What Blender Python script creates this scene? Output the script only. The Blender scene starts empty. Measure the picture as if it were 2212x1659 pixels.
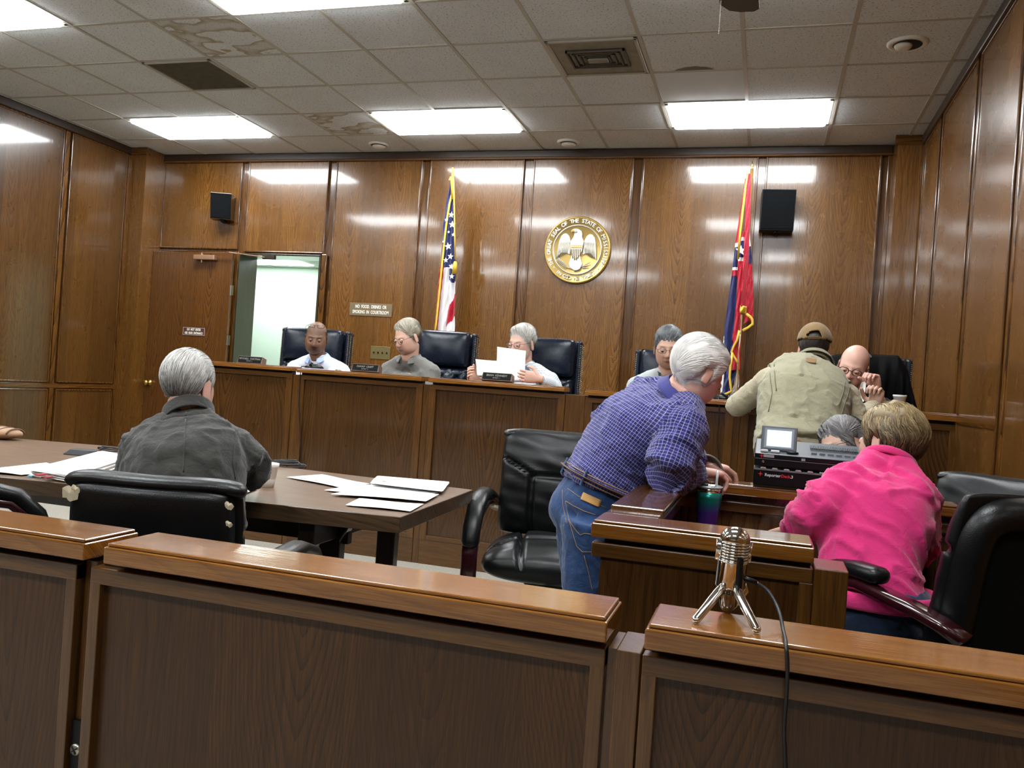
import bpy, bmesh, math, random
import numpy as np
from mathutils import Vector, Matrix, Euler
R_ = math.radians
PI = math.pi
sc = bpy.context.scene
COL = sc.collection
# ------------------------------------------------------------------ camera
F, YAW, PIT, ROL = 1812.4, 0.29216, -0.0028, 0.06933
EYE = Vector((0, 0, 1.2))
def _rot():
    cy, sy, cp, sp, cr, sr = math.cos(YAW), math.sin(YAW), math.cos(PIT), math.sin(PIT), math.cos(ROL), math.sin(ROL)
    fwd = Vector((-sy*cp, cy*cp, sp)); right = Vector((cy, sy, 0)); up = right.cross(fwd)
    return cr*right + sr*up, -sr*right + cr*up, fwd
CR, CU, CF = _rot()
cam = bpy.data.objects.new('camera', bpy.data.cameras.new('camera'))
COL.objects.link(cam); sc.camera = cam
cam.data.sensor_width = 36; cam.data.lens = F/2212*36; cam.data.clip_start = .05; cam.data.clip_end = 60
mw = Matrix((CR, CU, -CF)).transposed().to_4x4(); mw.translation = EYE
cam.matrix_world = mw
# ------------------------------------------------------------------ world, exposure
w = bpy.data.worlds.new('world'); sc.world = w; w.use_nodes = True
w.node_tree.nodes['Background'].inputs[0].default_value = (.6, .7, .8, 1)
w.node_tree.nodes['Background'].inputs[1].default_value = .02
sc.view_settings.view_transform = 'Standard'; sc.view_settings.look = 'None'
sc.view_settings.gamma = 1; sc.view_settings.use_curve_mapping = False
sc.view_settings.exposure = 0.06
LAMP = 30.0        # strength of the ceiling diffusers
sc.cycles.max_bounces = 8; sc.cycles.diffuse_bounces = 4; sc.cycles.glossy_bounces = 4
sc.cycles.sample_clamp_indirect = 6; sc.cycles.caustics_reflective = False; sc.cycles.caustics_refractive = False
sc.cycles.use_denoising = True
# ------------------------------------------------------------------ photo measurements -> points in the room
def ray(x, y): return CR*((x-1106)/F) + CU*(-(y-829.5)/F) + CF
def onY(x, y, Y): d = ray(x, y); return EYE + d*(Y/d.y)
def onX(x, y, X): d = ray(x, y); return EYE + d*(X/d.x)
def onZ(x, y, Z): d = ray(x, y); return EYE + d*((Z-1.2)/d.z)
def onD(x, y, D): return EYE + ray(x, y)*D
# ------------------------------------------------------------------ node helpers
def mat(name):
    m = bpy.data.materials.new(name); m.use_nodes = True
    nt = m.node_tree; return m, nt, nt.nodes['Principled BSDF']
class N:
    def __init__(s, nt): s.nt = nt
    def n(s, t, **k):
        o = s.nt.nodes.new(t)
        for a, b in k.items(): setattr(o, a, b)
        return o
    def put(s, sock, v):
        if hasattr(v, 'is_linked'): s.nt.links.new(v, sock)
        else: sock.default_value = v
    def math(s, op, a, b=None, c=None, clamp=False):
        o = s.n('ShaderNodeMath', operation=op, use_clamp=clamp); s.put(o.inputs[0], a)
        if b is not None: s.put(o.inputs[1], b)
        if c is not None: s.put(o.inputs[2], c)
        return o.outputs[0]
    def xyz(s, x, y, z):
        o = s.n('ShaderNodeCombineXYZ'); s.put(o.inputs[0], x); s.put(o.inputs[1], y); s.put(o.inputs[2], z); return o.outputs[0]
    def sep(s, v): o = s.n('ShaderNodeSeparateXYZ'); s.put(o.inputs[0], v); return o.outputs
    def vm(s, op, a, b): o = s.n('ShaderNodeVectorMath', operation=op); s.put(o.inputs[0], a); s.put(o.inputs[1], b); return o.outputs[0]
    def noise(s, v, scale, detail=3, rough=.5, out=0, dist=0):
        o = s.n('ShaderNodeTexNoise'); s.put(o.inputs['Vector'], v); s.put(o.inputs['Scale'], scale)
        o.inputs['Detail'].default_value = detail; o.inputs['Roughness'].default_value = rough; o.inputs['Distortion'].default_value = dist
        return o.outputs[out]
    def ramp(s, v, stops, interp='LINEAR'):
        o = s.n('ShaderNodeValToRGB'); s.put(o.inputs[0], v); e = o.color_ramp.elements; o.color_ramp.interpolation = interp
        while len(e) < len(stops): e.new(.5)
        for i, (p, c) in enumerate(stops):
            e[i].position = p; e[i].color = c if len(c) == 4 else (*c, 1)
        return o.outputs[0]
    def mix(s, f, a, b, mode='MIX'):
        o = s.n('ShaderNodeMix', data_type='RGBA', blend_type=mode); s.put(o.inputs[0], f)
        s.put(o.inputs[6], a if hasattr(a, 'is_linked') else (*a[:3], 1)); s.put(o.inputs[7], b if hasattr(b, 'is_linked') else (*b[:3], 1)); return o.outputs[2]
    def bump(s, h, st, d=.01, nrm=None):
        o = s.n('ShaderNodeBump'); s.put(o.inputs['Height'], h); o.inputs['Strength'].default_value = st; o.inputs['Distance'].default_value = d
        if nrm is not None: s.put(o.inputs['Normal'], nrm)
        return o.outputs[0]
    def coord(s, which='Object'): return s.n('ShaderNodeTexCoord').outputs[which]
    def rnd(s): return s.n('ShaderNodeObjectInfo').outputs['Random']
def lin(h):
    h = h.lstrip('#'); v = [int(h[i:i+2], 16)/255 for i in (0, 2, 4)]
    return tuple(c/12.92 if c <= .04045 else ((c+.055)/1.055)**2.4 for c in v)
_MC = {}
def plain(name, col, rough=.5, metal=0, bump=None, coat=0, emit=0, spec=.5, sheen=0, alpha=1, trans=0, var=0):
    if name in _MC: return _MC[name]
    if isinstance(col, str): col = lin(col)
    m, nt, b = mat(name); n = N(nt); _MC[name] = m
    c = (*col, 1)
    b.inputs['Base Color'].default_value = c; b.inputs['Roughness'].default_value = rough; b.inputs['Metallic'].default_value = metal
    b.inputs['Coat Weight'].default_value = coat; b.inputs['Specular IOR Level'].default_value = spec; b.inputs['Coat Roughness'].default_value = .1
    b.inputs['Sheen Weight'].default_value = sheen
    if trans: b.inputs['Transmission Weight'].default_value = trans
    if emit: b.inputs['Emission Color'].default_value = c; b.inputs['Emission Strength'].default_value = emit
    co = n.coord()
    v = n.noise(co, 14, 3)
    if var:
        nt.links.new(n.mix(v, tuple(x*(1-var) for x in col), tuple(min(1, x*(1+var)) for x in col)), b.inputs['Base Color'])
    if bump:
        sca, st = bump; nt.links.new(n.bump(n.noise(co, sca, 4), st, .004), b.inputs['Normal'])
    return m
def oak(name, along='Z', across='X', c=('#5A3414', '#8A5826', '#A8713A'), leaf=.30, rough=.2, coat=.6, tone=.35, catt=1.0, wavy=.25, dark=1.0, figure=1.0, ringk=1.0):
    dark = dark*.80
    """varnished oak veneer: parabolic cathedral rings per leaf, pores, tone change from leaf to leaf"""
    if name in _MC: return _MC[name]
    m, nt, b = mat(name); n = N(nt); _MC[name] = m
    co = n.sep(n.coord()); ix = {'X': 0, 'Y': 1, 'Z': 2}
    r = n.rnd(); r1 = n.math('MULTIPLY', r, 37.0)
    u = co[ix[across]]; l = co[ix[along]]
    third = co[3-ix[across]-ix[along]]
    u = n.math('ADD', n.math('ADD', u, n.math('MULTIPLY', third, .9)), r1)
    lo = n.math('ADD', l, n.math('MULTIPLY', r, 91.0))
    uu = n.math('DIVIDE', u, leaf)
    cell = n.math('FLOOR', uu)
    wn = n.n('ShaderNodeTexWhiteNoise', noise_dimensions='2D'); n.put(wn.inputs['Vector'], n.xyz(cell, n.math('FLOOR', r1), 0))
    rc = wn.outputs['Value']
    fr = n.math('SUBTRACT', n.math('SUBTRACT', uu, cell), n.math('ADD', .35, n.math('MULTIPLY', rc, .3)))
    ua = n.math('MULTIPLY', fr, leaf)
    warp = n.noise(n.xyz(n.math('MULTIPLY', u, 5.0), n.math('MULTIPLY', lo, 1.3), rc), 1.0, 2)
    ua2 = n.math('POWER', n.math('ABSOLUTE', n.math('ADD', ua, n.math('MULTIPLY', n.math('SUBTRACT', warp, .5), .07))), 1.35)
    lo2 = n.math('ADD', n.math('MULTIPLY', lo, n.math('ADD', .05, n.math('MULTIPLY', rc, .16))), n.math('MULTIPLY', n.noise(n.xyz(n.math('MULTIPLY', u, 2.5), n.math('MULTIPLY', lo, .9), rc), 1.0, 2), .22*catt))
    val = n.math('SUBTRACT', n.math('MULTIPLY', ua2, 1.9), lo2)
    ring = n.math('FRACT', n.math('MULTIPLY', val, 48.0*figure))
    line = n.math('POWER', ring, 3.4)                         # slow rise, abrupt late wood edge
    fine = n.noise(n.xyz(n.math('MULTIPLY', u, 420), n.math('MULTIPLY', lo, 9), third), 1.0, 3, .6)
    pore = n.math('SMOOTH_MIN' if False else 'MULTIPLY', n.math('SUBTRACT', fine, .5), 1.0)
    broad = n.noise(n.xyz(n.math('MULTIPLY', u, 60), n.math('MULTIPLY', lo, 1.2), third), 1.0, 2)
    ca, cb, cc = [tuple(x*dark for x in lin(h)) for h in c]
    t = n.math('ADD', n.math('ADD', .55, n.math('MULTIPLY', n.math('SUBTRACT', broad, .5), .5)), n.math('MULTIPLY', pore, 1.2))
    t = n.math('SUBTRACT', t, n.math('MULTIPLY', line, n.math('ADD', .18*ringk, n.math('MULTIPLY', rc, .44*ringk))))
    col = n.ramp(t, [(0, ca), (.5, cb), (1, cc)])
    k = n.math('ADD', 1-tone*.6, n.math('MULTIPLY', rc, tone))
    k = n.math('MULTIPLY', k, n.math('ADD', .88, n.math('MULTIPLY', r, .24)))
    col = n.mix(1.0, col, n.xyz(k, k, k), 'MULTIPLY')
    nt.links.new(col, b.inputs['Base Color'])
    cloud = n.noise(n.coord(), 6, 3)
    nt.links.new(n.math('ADD', rough-.04, n.math('MULTIPLY', cloud, .10)), b.inputs['Roughness'])
    b.inputs['Specular IOR Level'].default_value = .42
    b.inputs['Coat Weight'].default_value = coat; b.inputs['Coat Roughness'].default_value = .08; b.inputs['Coat IOR'].default_value = 1.65
    wav = n.noise(n.xyz(n.math('MULTIPLY', u, 9), n.math('MULTIPLY', lo, 2.2), third), 1.0, 2)
    fb = n.noise(n.xyz(n.math('MULTIPLY', u, 160), n.math('MULTIPLY', lo, 5), third), 1.0, 2)
    h = n.math('ADD', n.math('MULTIPLY', wav, wavy), n.math('MULTIPLY', fb, .035))
    nb = n.bump(h, .35, .012)
    nt.links.new(nb, b.inputs['Normal']); nt.links.new(nb, b.inputs['Coat Normal'])
    return m
# ------------------------------------------------------------------ object helpers
def tag(o, label=None, cat=None, group=None, kind=None):
    if label: o['label'] = label
    if cat: o['category'] = cat
    if group: o['group'] = group
    if kind: o['kind'] = kind
    return o
def empty(name, loc=(0, 0, 0), rz=0, parent=None):
    o = bpy.data.objects.new(name, None); COL.objects.link(o); o.location = loc; o.rotation_euler = (0, 0, rz)
    if parent: o.parent = parent
    return o
def obj(name, me, material, parent=None, bevel=0, smooth=False, seg=2, sub=0, solid=0, wn=False):
    if isinstance(me, bmesh.types.BMesh):
        b = me; me = bpy.data.meshes.new(name); bmesh.ops.recalc_face_normals(b, faces=b.faces); b.to_mesh(me); b.free()
    o = bpy.data.objects.new(name, me); COL.objects.link(o)
    for m in (material if isinstance(material, (list, tuple)) else [material]): me.materials.append(m)
    if parent: o.parent = parent
    if smooth: me.shade_smooth()
    if solid: md = o.modifiers.new('s', 'SOLIDIFY'); md.thickness = solid; md.offset = 0
    if bevel:
        md = o.modifiers.new('b', 'BEVEL'); md.width = bevel; md.segments = seg; md.limit_method = 'ANGLE'; md.angle_limit = R_(40)
    if sub: md = o.modifiers.new('u', 'SUBSURF'); md.levels = sub; md.render_levels = sub
    return o
def B(): return bmesh.new()
def box(b, lo, hi, M=None, mi=0):
    x0, y0, z0 = lo; x1, y1, z1 = hi
    vs = [Vector(p) for p in ((x0,y0,z0),(x1,y0,z0),(x1,y1,z0),(x0,y1,z0),(x0,y0,z1),(x1,y0,z1),(x1,y1,z1),(x0,y1,z1))]
    vs = [b.verts.new(M @ v if M else v) for v in vs]
    for f in ((0,3,2,1),(4,5,6,7),(0,1,5,4),(1,2,6,5),(2,3,7,6),(3,0,4,7)):
        b.faces.new([vs[i] for i in f]).material_index = mi
    return b
def frame_to(p, q, up=Vector((0, 0, 1))):
    t = (q-p).normalized(); s = t.cross(up)
    if s.length < 1e-4: s = t.cross(Vector((0, 1, 0)))
    s.normalize(); return s, s.cross(t).normalized(), t
def tube(b, pts, rad, n=10, cap=True, up=Vector((0, 0, 1)), sup=2.0, mi=0, round_cap=False):
    """sweep an ellipse (rad: r or (side, up)) along pts"""
    pts = [Vector(p) for p in pts]
    if not isinstance(rad, (list,)): rad = [rad]*len(pts)
    rad = [(r, r) if isinstance(r, (int, float)) else r for r in rad]
    if round_cap:
        def capend(p, q, r):
            d = (p-q).normalized(); m = min(r); return [(p+d*m*math.sin(a), (r[0]*math.cos(a), r[1]*math.cos(a))) for a in (R_(35), R_(65), R_(86))]
        a = capend(pts[0], pts[1], rad[0])[::-1]; z = capend(pts[-1], pts[-2], rad[-1])
        pts = [x[0] for x in a]+pts+[x[0] for x in z]; rad = [x[1] for x in a]+rad+[x[1] for x in z]
    rings = []; ps = None
    for i, p in enumerate(pts):
        t = (pts[min(i+1, len(pts)-1)]-pts[max(i-1, 0)]).normalized()
        if ps is None:
            s = t.cross(up)
            if s.length < 1e-3: s = t.cross(Vector((0.3, 1, 0.1)))
        else: s = ps - t*ps.dot(t)
        s.normalize(); ps = s; u = s.cross(t)
        rg = []
        for k in range(n):
            a = 2*PI*k/n; c, d = math.cos(a), math.sin(a)
            if sup != 2.0: c = math.copysign(abs(c)**(2/sup), c); d = math.copysign(abs(d)**(2/sup), d)
            rg.append(b.verts.new(p + s*rad[i][0]*c + u*rad[i][1]*d))
        rings.append(rg)
    for a, c in zip(rings, rings[1:]):
        for k in range(n): b.faces.new((a[k], a[(k+1) % n], c[(k+1) % n], c[k])).material_index = mi
    if cap:
        b.faces.new(rings[0][::-1]).material_index = mi; b.faces.new(rings[-1]).material_index = mi
    return rings
def lathe(b, prof, n=24, M=None, mi=0):
    rings = []
    for r, z in prof:
        rg = []
        for k in range(n):
            a = 2*PI*k/n; v = Vector((max(r, 1e-4)*math.cos(a), max(r, 1e-4)*math.sin(a), z)); rg.append(b.verts.new(M @ v if M else v))
        rings.append(rg)
    for a, c in zip(rings, rings[1:]):
        for k in range(n): b.faces.new((a[k], a[(k+1) % n], c[(k+1) % n], c[k])).material_index = mi
    b.faces.new(rings[0][::-1]).material_index = mi; b.faces.new(rings[-1]).material_index = mi
    return b
def grid(b, fn, nu, nv, mi=0, uvl=None):
    vs = [[b.verts.new(fn(i/nu, j/nv)) for j in range(nv+1)] for i in range(nu+1)]
    fs = []
    for i in range(nu):
        for j in range(nv):
            f = b.faces.new((vs[i][j], vs[i+1][j], vs[i+1][j+1], vs[i][j+1])); f.material_index = mi; fs.append(f)
    return vs
def poly(b, pts, depth, M=None, mi=0):
    """extrude a 2D outline (x,z) between y=0 and y=depth"""
    f0 = [b.verts.new((M @ Vector((x, 0, z))) if M else Vector((x, 0, z))) for x, z in pts]
    f1 = [b.verts.new((M @ Vector((x, depth, z))) if M else Vector((x, depth, z))) for x, z in pts]
    n = len(pts)
    b.faces.new(f0).material_index = mi; b.faces.new(f1[::-1]).material_index = mi
    for i in range(n): b.faces.new((f0[i], f1[i], f1[(i+1) % n], f0[(i+1) % n])).material_index = mi
    return b
def text(name, s, size, material, parent, loc, rot=(PI/2, 0, 0), ext=.0006, align='CENTER', sx=1.0, bold=0):
    cu = bpy.data.curves.new(name, 'FONT'); cu.body = s; cu.size = size; cu.align_x = align; cu.align_y = 'CENTER'; cu.extrude = ext; cu.offset = bold; cu.resolution_u = 3
    t = bpy.data.objects.new(name, cu); me = bpy.data.meshes.new_from_object(t); bpy.data.objects.remove(t)
    o = bpy.data.objects.new(name, me); COL.objects.link(o); me.materials.clear(); me.materials.append(material)
    o.location = loc; o.rotation_euler = rot; o.scale = (sx, 1, 1); o.parent = parent
    return o
def bake(o):
    """apply modifiers without operators"""
    dg = bpy.context.evaluated_depsgraph_get(); me = bpy.data.meshes.new_from_object(o.evaluated_get(dg)); old = o.data
    o.modifiers.clear(); o.data = me; me.name = old.name
    return o
def copy_tree(o, parent=None):
    c = o.copy(); COL.objects.link(c); c.parent = parent
    for ch in list(o.children): copy_tree(ch, c)
    return c
def seed(i): random.seed(i); np.random.seed(i)
seed(7)
# ================================================================== ROOM
T = .6096; X0 = -.262; CEIL = 3.344; R0Y = 6.873; WB = 7.444; XL = -6.44; XR = 1.073; YF = -4.2
cx = lambda c: X0 + c*T
ry = lambda r: R0Y + r*T
WALLC = ('#38230D', '#72491B', '#956C36')
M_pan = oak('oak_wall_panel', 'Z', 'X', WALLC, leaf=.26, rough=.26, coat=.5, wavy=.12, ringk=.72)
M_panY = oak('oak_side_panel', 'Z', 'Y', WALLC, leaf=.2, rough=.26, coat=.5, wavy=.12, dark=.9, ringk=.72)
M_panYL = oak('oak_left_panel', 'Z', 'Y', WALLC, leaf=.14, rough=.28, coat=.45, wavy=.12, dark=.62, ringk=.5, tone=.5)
M_mZ = oak('oak_upright_trim', 'Z', 'X', ('#301B08', '#613B11', '#825824'), leaf=.5, rough=.24, coat=.5, figure=.4)
M_mX = oak('oak_level_trim', 'X', 'Z', ('#301B08', '#613B11', '#825824'), leaf=.5, rough=.24, coat=.5, figure=.4)
M_mY = oak('oak_side_trim', 'Y', 'Z', ('#301B08', '#613B11', '#825824'), leaf=.5, rough=.24, coat=.5, figure=.4)
M_dark = plain('gap_shadow_wood', '#1C1108', .6)
m, nt, bs = mat('carpet'); n = N(nt)
M_carpet = m
f = n.noise(n.coord(), 160, 2); g = n.noise(n.coord(), 9, 3)
nt.links.new(n.mix(g, n.ramp(f, [(.3, lin('#7A766B')), (.5, lin('#A09A8E')), (.7, lin('#CAC5B8'))]), lin('#A29C90')), bs.inputs['Base Color'])  # carpet tones lightened to bounce more light up to the ceiling
bs.inputs['Roughness'].default_value = .95; nt.links.new(n.bump(f, .8, .01), bs.inputs['Normal'])
def tile_mat(name, speck=1, stain=None):
    m, nt, bs = mat(name); n = N(nt); co = n.coord(); rr = n.rnd()
    v = n.vm('ADD', co, n.xyz(n.math('MULTIPLY', rr, 50), 0, 0))
    big = n.noise(v, 3, 3)
    c = n.mix(big, lin('#C4C8CA'), lin('#D6DADC'))
    if speck:
        s = n.noise(n.vm('MULTIPLY', v, (1, 1.6, 1)), 75, 2, .55)
        c = n.mix(n.ramp(s, [(.60, (0, 0, 0)), (.66, (1, 1, 1))]), c, lin('#8A8478'))
        nt.links.new(n.bump(s, .25, .003), bs.inputs['Normal'])
    if stain == 'moon':
        d = n.vm('SUBTRACT', co, (-.02, .37, 0)); d = n.vm('MULTIPLY', d, (1, 1.15, 0))
        L = n.n('ShaderNodeVectorMath', operation='LENGTH'); n.put(L.inputs[0], d)
        q = n.math('ADD', L.outputs['Value'], n.math('MULTIPLY', n.noise(co, 25, 3), .03))
        c = n.mix(n.ramp(q, [(.17, (1, 1, 1)), (.185, (0, 0, 0))]), c, lin('#7C756B'))
    elif stain:
        q = n.noise(n.vm('ADD', n.vm('MULTIPLY', co, (1.4, 2.2, 1)), (stain, 0, 0)), 2.0, 2, .5)
        c = n.mix(n.ramp(q, [(.5, (0, 0, 0)), (.515, (1, 1, 1)), (.6, (.3, .3, .3))]), c, lin('#9A8D74'))
    nt.links.new(c, bs.inputs['Base Color']); bs.inputs['Roughness'].default_value = .85; bs.inputs['Specular IOR Level'].default_value = .2
    return m
M_tile = tile_mat('ceiling_tile'); M_tile_s = tile_mat('smooth_ceiling_tile', 0); M_tile_m = tile_mat('moon_stained_tile', 1, 'moon')
M_tile_a = tile_mat('water_stained_tile', 1, 3.1); M_tile_b = tile_mat('faintly_stained_tile', 1, 8.4)
M_grid = plain('painted_grid_metal', '#A9A59A', .5)
M_white = plain('white_painted_metal', '#CFCBC0', .5)
def lamp_mat(name, st, col=(.94, .98, 1.0)):
    m, nt, bs = mat(name); bs.inputs['Base Color'].default_value = (.8, .8, .8, 1)
    bs.inputs['Emission Color'].default_value = (*col, 1); bs.inputs['Emission Strength'].default_value = st; return m
M_lamp = lamp_mat('lit_diffuser', LAMP); M_lamp2 = lamp_mat('lit_hall_diffuser', 14, (.92, 1, .95))
# floor
fl = obj('floor', box(B(), (XL-.3, YF, -.1), (XR+.3, 12.0, 0)), M_carpet); tag(fl, kind='structure')
# ceiling: grid bars and single tiles in view, one plain slab of tiles behind the camera
ceil = tag(empty('ceiling'), kind='structure')
cB = B()
box(cB, (XL-.3, YF, CEIL+.03), (XR+.3, WB+.2, CEIL+.1)); obj('ceiling_slab', cB, M_white, ceil)
gb = [cx(c) for c in range(-10, 3)]
for c in range(-10, 3):
    obj('grid_bar', box(B(), (cx(c)-.012, YF, CEIL-.004), (cx(c)+.012, WB, CEIL+.008)), M_grid, ceil)
r = 0
while ry(r) > YF:
    if r > -9: obj('grid_bar', box(B(), (XL, ry(r)-.012, CEIL-.003), (XR, ry(r)+.012, CEIL+.008)), M_grid, ceil)
    r -= 1
skip = set()
LC = [(-9, -7), (-5, -3), (-1, 1)]
LR = [-1, -5, -9, -13]
for a, b_ in LC:
    for r in LR: skip.add((a, r)); skip.add((a+1, r))
VENT = [(-7, -3), (-2, -3)]
skip |= set(VENT)
special = {(-6, -4): M_tile_a, (-1, -3): M_tile_m, (-1, -2): M_tile_s, (-6, -1): M_tile_b}
tl = {}
def tile(x0, x1, y0, y1, m):
    w_, d_ = round(x1-x0, 3), round(y1-y0, 3)
    if (w_, d_, m.name) not in tl:
        o = obj('ceiling_tile', box(B(), (-w_/2+.004, -d_/2+.004, -.001), (w_/2-.004, d_/2-.004, .02)), m, ceil, bevel=.004, seg=1); tl[(w_, d_, m.name)] = o
    else:
        o = tl[(w_, d_, m.name)].copy(); COL.objects.link(o)
    o.location = ((x0+x1)/2, (y0+y1)/2, CEIL+random.uniform(0, .004)); o.rotation_euler = (random.uniform(-.003, .003), random.uniform(-.003, .003), 0)
for c in range(-11, 3):
    for r in range(-7, 1):
        if (c, r) in skip: continue
        x0, x1, y0, y1 = max(cx(c), XL), min(cx(c+1), XR), ry(r), min(ry(r+1), WB)
        if x1-x0 < .03: continue
        tile(x0, x1, y0, y1, special.get((c, r), M_tile))
rest = B()
for c in range(-11, 3):
    for r in range(-18, -7):
        if (c, r) in skip: continue
        x0, x1, y0, y1 = max(cx(c), XL), min(cx(c+1), XR), ry(r), ry(r+1)
        if x1-x0 < .03 or y1 < YF: continue
        box(rest, (x0+.012, max(y0, YF)+.012, CEIL), (x1-.012, y1-.012, CEIL+.02))
tag(obj('ceiling_tile', rest, M_tile, ceil), kind='stuff')
# light fixtures
where = {(-9, -1): 'lit ceiling panel at the left, nearest the open door', (-5, -1): 'lit ceiling panel between the left and right panels near the back wall',
         (-1, -1): 'lit ceiling panel at the right, beside the speaker and the stained tile', (-5, -5): 'lit ceiling panel cut off by the top edge of the photo'}
fix0 = None
for a, b_ in LC:
    for r in LR:
        if ry(r) < YF: continue
        loc = ((cx(a)+cx(b_))/2, (ry(r)+ry(r+1))/2, CEIL)
        if fix0 is None:
            fix0 = empty('ceiling_light', loc)
            hw, hd = T-.014, T/2-.014
            fb = B()
            for lo, hi in (((-hw, -hd, -.004), (hw, -hd+.03, .03)), ((-hw, hd-.03, -.004), (hw, hd, .03)), ((-hw, -hd, -.004), (-hw+.03, hd, .03)), ((hw-.03, -hd, -.004), (hw, hd, .03))): box(fb, lo, hi)
            obj('frame', fb, M_white, fix0, bevel=.003, seg=1)
            obj('diffuser', box(B(), (-hw+.022, -hd+.022, -.026), (hw-.022, hd-.022, .012)), M_lamp, fix0, bevel=.02, seg=3)  # lens drop added so the panel also lights the ceiling around it
            o = fix0
        else:
            o = copy_tree(fix0); o.location = loc
        tag(o, where.get((a, r), 'lit ceiling panel of the same kind, outside the photo'), 'ceiling light', 'fluorescent ceiling panels')
# vents
M_vent = plain('dusty_vent_metal', '#7E7A6C', .6, .2, var=.35); M_ventd = plain('sooty_vent', '#55524A', .8, var=.4)
def vent(c, r, lab, k):
    v = tag(empty('ceiling_vent', (cx(c)+T/2, ry(r)+T/2, CEIL)), lab, 'vent', 'ceiling air vents'); h = T/2-.016
    fb = B()
    for lo, hi in (((-h, -h, -.012), (h, -h+.022, .01)), ((-h, h-.022, -.012), (h, h, .01)), ((-h, -h, -.012), (-h+.022, h, .01)), ((h-.022, -h, -.012), (h, h, .01))): box(fb, lo, hi)
    obj('frame', fb, plain('vent_frame', '#C2BEB2' if k else '#A29E94', .5), v, bevel=.003, seg=1)
    if k:
        obj('face_plate', box(B(), (-h+.02, -h+.02, -.004), (h-.02, h-.02, .002)), M_vent, v)
        q = .19
        for i in range(4):                                   # stepped square cones
            s = B(); t_ = .012
            for lo, hi in (((-q, -q*.72, -.02), (q, -q*.72+t_, .0)), ((-q, q*.72-t_, -.02), (q, q*.72, .0)), ((-q, -q*.72, -.02), (-q+t_, q*.72, .0)), ((q-t_, -q*.72, -.02), (q, q*.72, .0))): box(s, lo, hi)
            obj('louver', s, M_ventd, v); q -= .036
        obj('centre_plate', box(B(), (-.065, -.03, -.03), (.065, .03, -.012)), M_vent, v, bevel=.004)
    else:
        obj('filter', box(B(), (-h+.02, -h+.02, .002), (h-.02, h-.02, .01)), M_ventd, v)
        sb = B()
        for i in range(40): x = -h+.03+i*(2*h-.06)/39; box(sb, (x-.0015, -h+.02, -.006), (x+.0015, h-.02, .004))
        tag(obj('grille_fins', sb, M_vent, v), kind='stuff')
vent(-7, -3, 'dark sooty return-air grille in the ceiling at left', 0); vent(-2, -3, 'dusty square air diffuser with stepped louvers in the ceiling', 1)
# recessed downlights
M_hole = plain('black_recess', '#060505', .8)
for (px, py, rr, lab, tilt) in ((818, 312, .10, 'round white recessed eyeball lamp near the left light panel', .5), (1228, 307, .10, 'round white recessed eyeball lamp above the wall seal', -.5), (1961, 93, .115, 'round recessed eyeball lamp half open and black, by the right wall', 0)):
    p = onZ(px, py, CEIL)
    e = tag(empty('recessed_light', (p.x, p.y, CEIL)), lab, 'recessed light', 'recessed eyeball lamps')
    ring = B(); lathe(ring, [(rr*.68, .0), (rr*.70, -.012), (rr*.9, -.016), (rr, -.004), (rr, .004)], 36); obj('trim_ring', ring, M_white, e, smooth=True)
    hb = B(); lathe(hb, [(rr*.69, -.013), (rr*.69, -.0125)], 32); obj('recess', hb, M_hole, e)
    eb = B(); M_ = Matrix.Translation((-.022 if not tilt else .0, .012 if tilt else 0, .0))
    lathe(eb, [(rr*.66 if tilt else rr*.5, -.012), (rr*.62 if tilt else rr*.47, -.024), (rr*.4, -.034), (.01, -.038)], 32, M_ if tilt else Matrix.Translation((-.024, 0, 0)) @ Matrix.Scale(.9, 4)); obj('eyeball', eb, M_white, e, smooth=True)
# ---- walls
def wall_root(name, lo, hi, m=None): return tag(obj(name, box(B(), lo, hi), m or M_mZ), kind='structure')
DX0, DX1, DZ = -5.25, -4.298, 2.325
wb = B()
box(wb, (XL-.3, WB+.012, 0), (DX0, WB+.28, CEIL+.1)); box(wb, (DX1, WB+.012, 0), (XR+.3, WB+.28, CEIL+.1)); box(wb, (DX0, WB+.012, DZ), (DX1, WB+.28, CEIL+.1))
wback = tag(obj('wall_back', wb, M_mZ), kind='structure')
def xpanel(par, x0, x1, z0, z1, y=WB, m=M_pan, proud=.0):
    obj('panel', box(B(), (x0, y-.006-proud, z0), (x1, y+.014, z1)), m, par, bevel=.002, seg=1)
    mb = B(); t_ = .016; d = .014+proud
    for lo, hi in (((x0-.002, y-d, z0), (x0+t_, y, z1)), ((x1-t_, y-d, z0), (x1+.002, y, z1)), ((x0, y-d, z1-t_), (x1, y, z1)), ((x0, y-d, z0), (x1, y, z0+t_))): box(mb, lo, hi)
    obj('moulding', mb, M_mZ, par, bevel=.005, seg=2)
XS = [-6.24, -5.287, -5.205, -4.285, -4.205, -3.283, -3.202, -2.262, -2.174, -1.248, -1.165, -.179, -.115, .795]
ZT = CEIL-.075
for i in range(0, len(XS), 2):
    x0, x1 = XS[i], XS[i+1]
    if i == 0: xpanel(wback, x0, x1, 2.36, ZT); xpanel(wback, x0, x1, .1, 2.34)
    elif i == 2: xpanel(wback, x0, x1, DZ+.012, ZT, proud=.004)
    else: xpanel(wback, x0, x1, .1, ZT)
obj('cornice', box(B(), (XL+.2, WB-.035, ZT), (.874, WB, CEIL-.002)), plain('shaded_cornice_wood', '#2C1B0D', .35, coat=.3, var=.3), wback, bevel=.01)  # cornice colour darkened to paint in the shade under the ceiling
obj('cornice_bead', box(B(), (XL+.2, WB-.045, ZT-.012), (.874, WB, ZT+.004)), M_mX, wback, bevel=.005)
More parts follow.
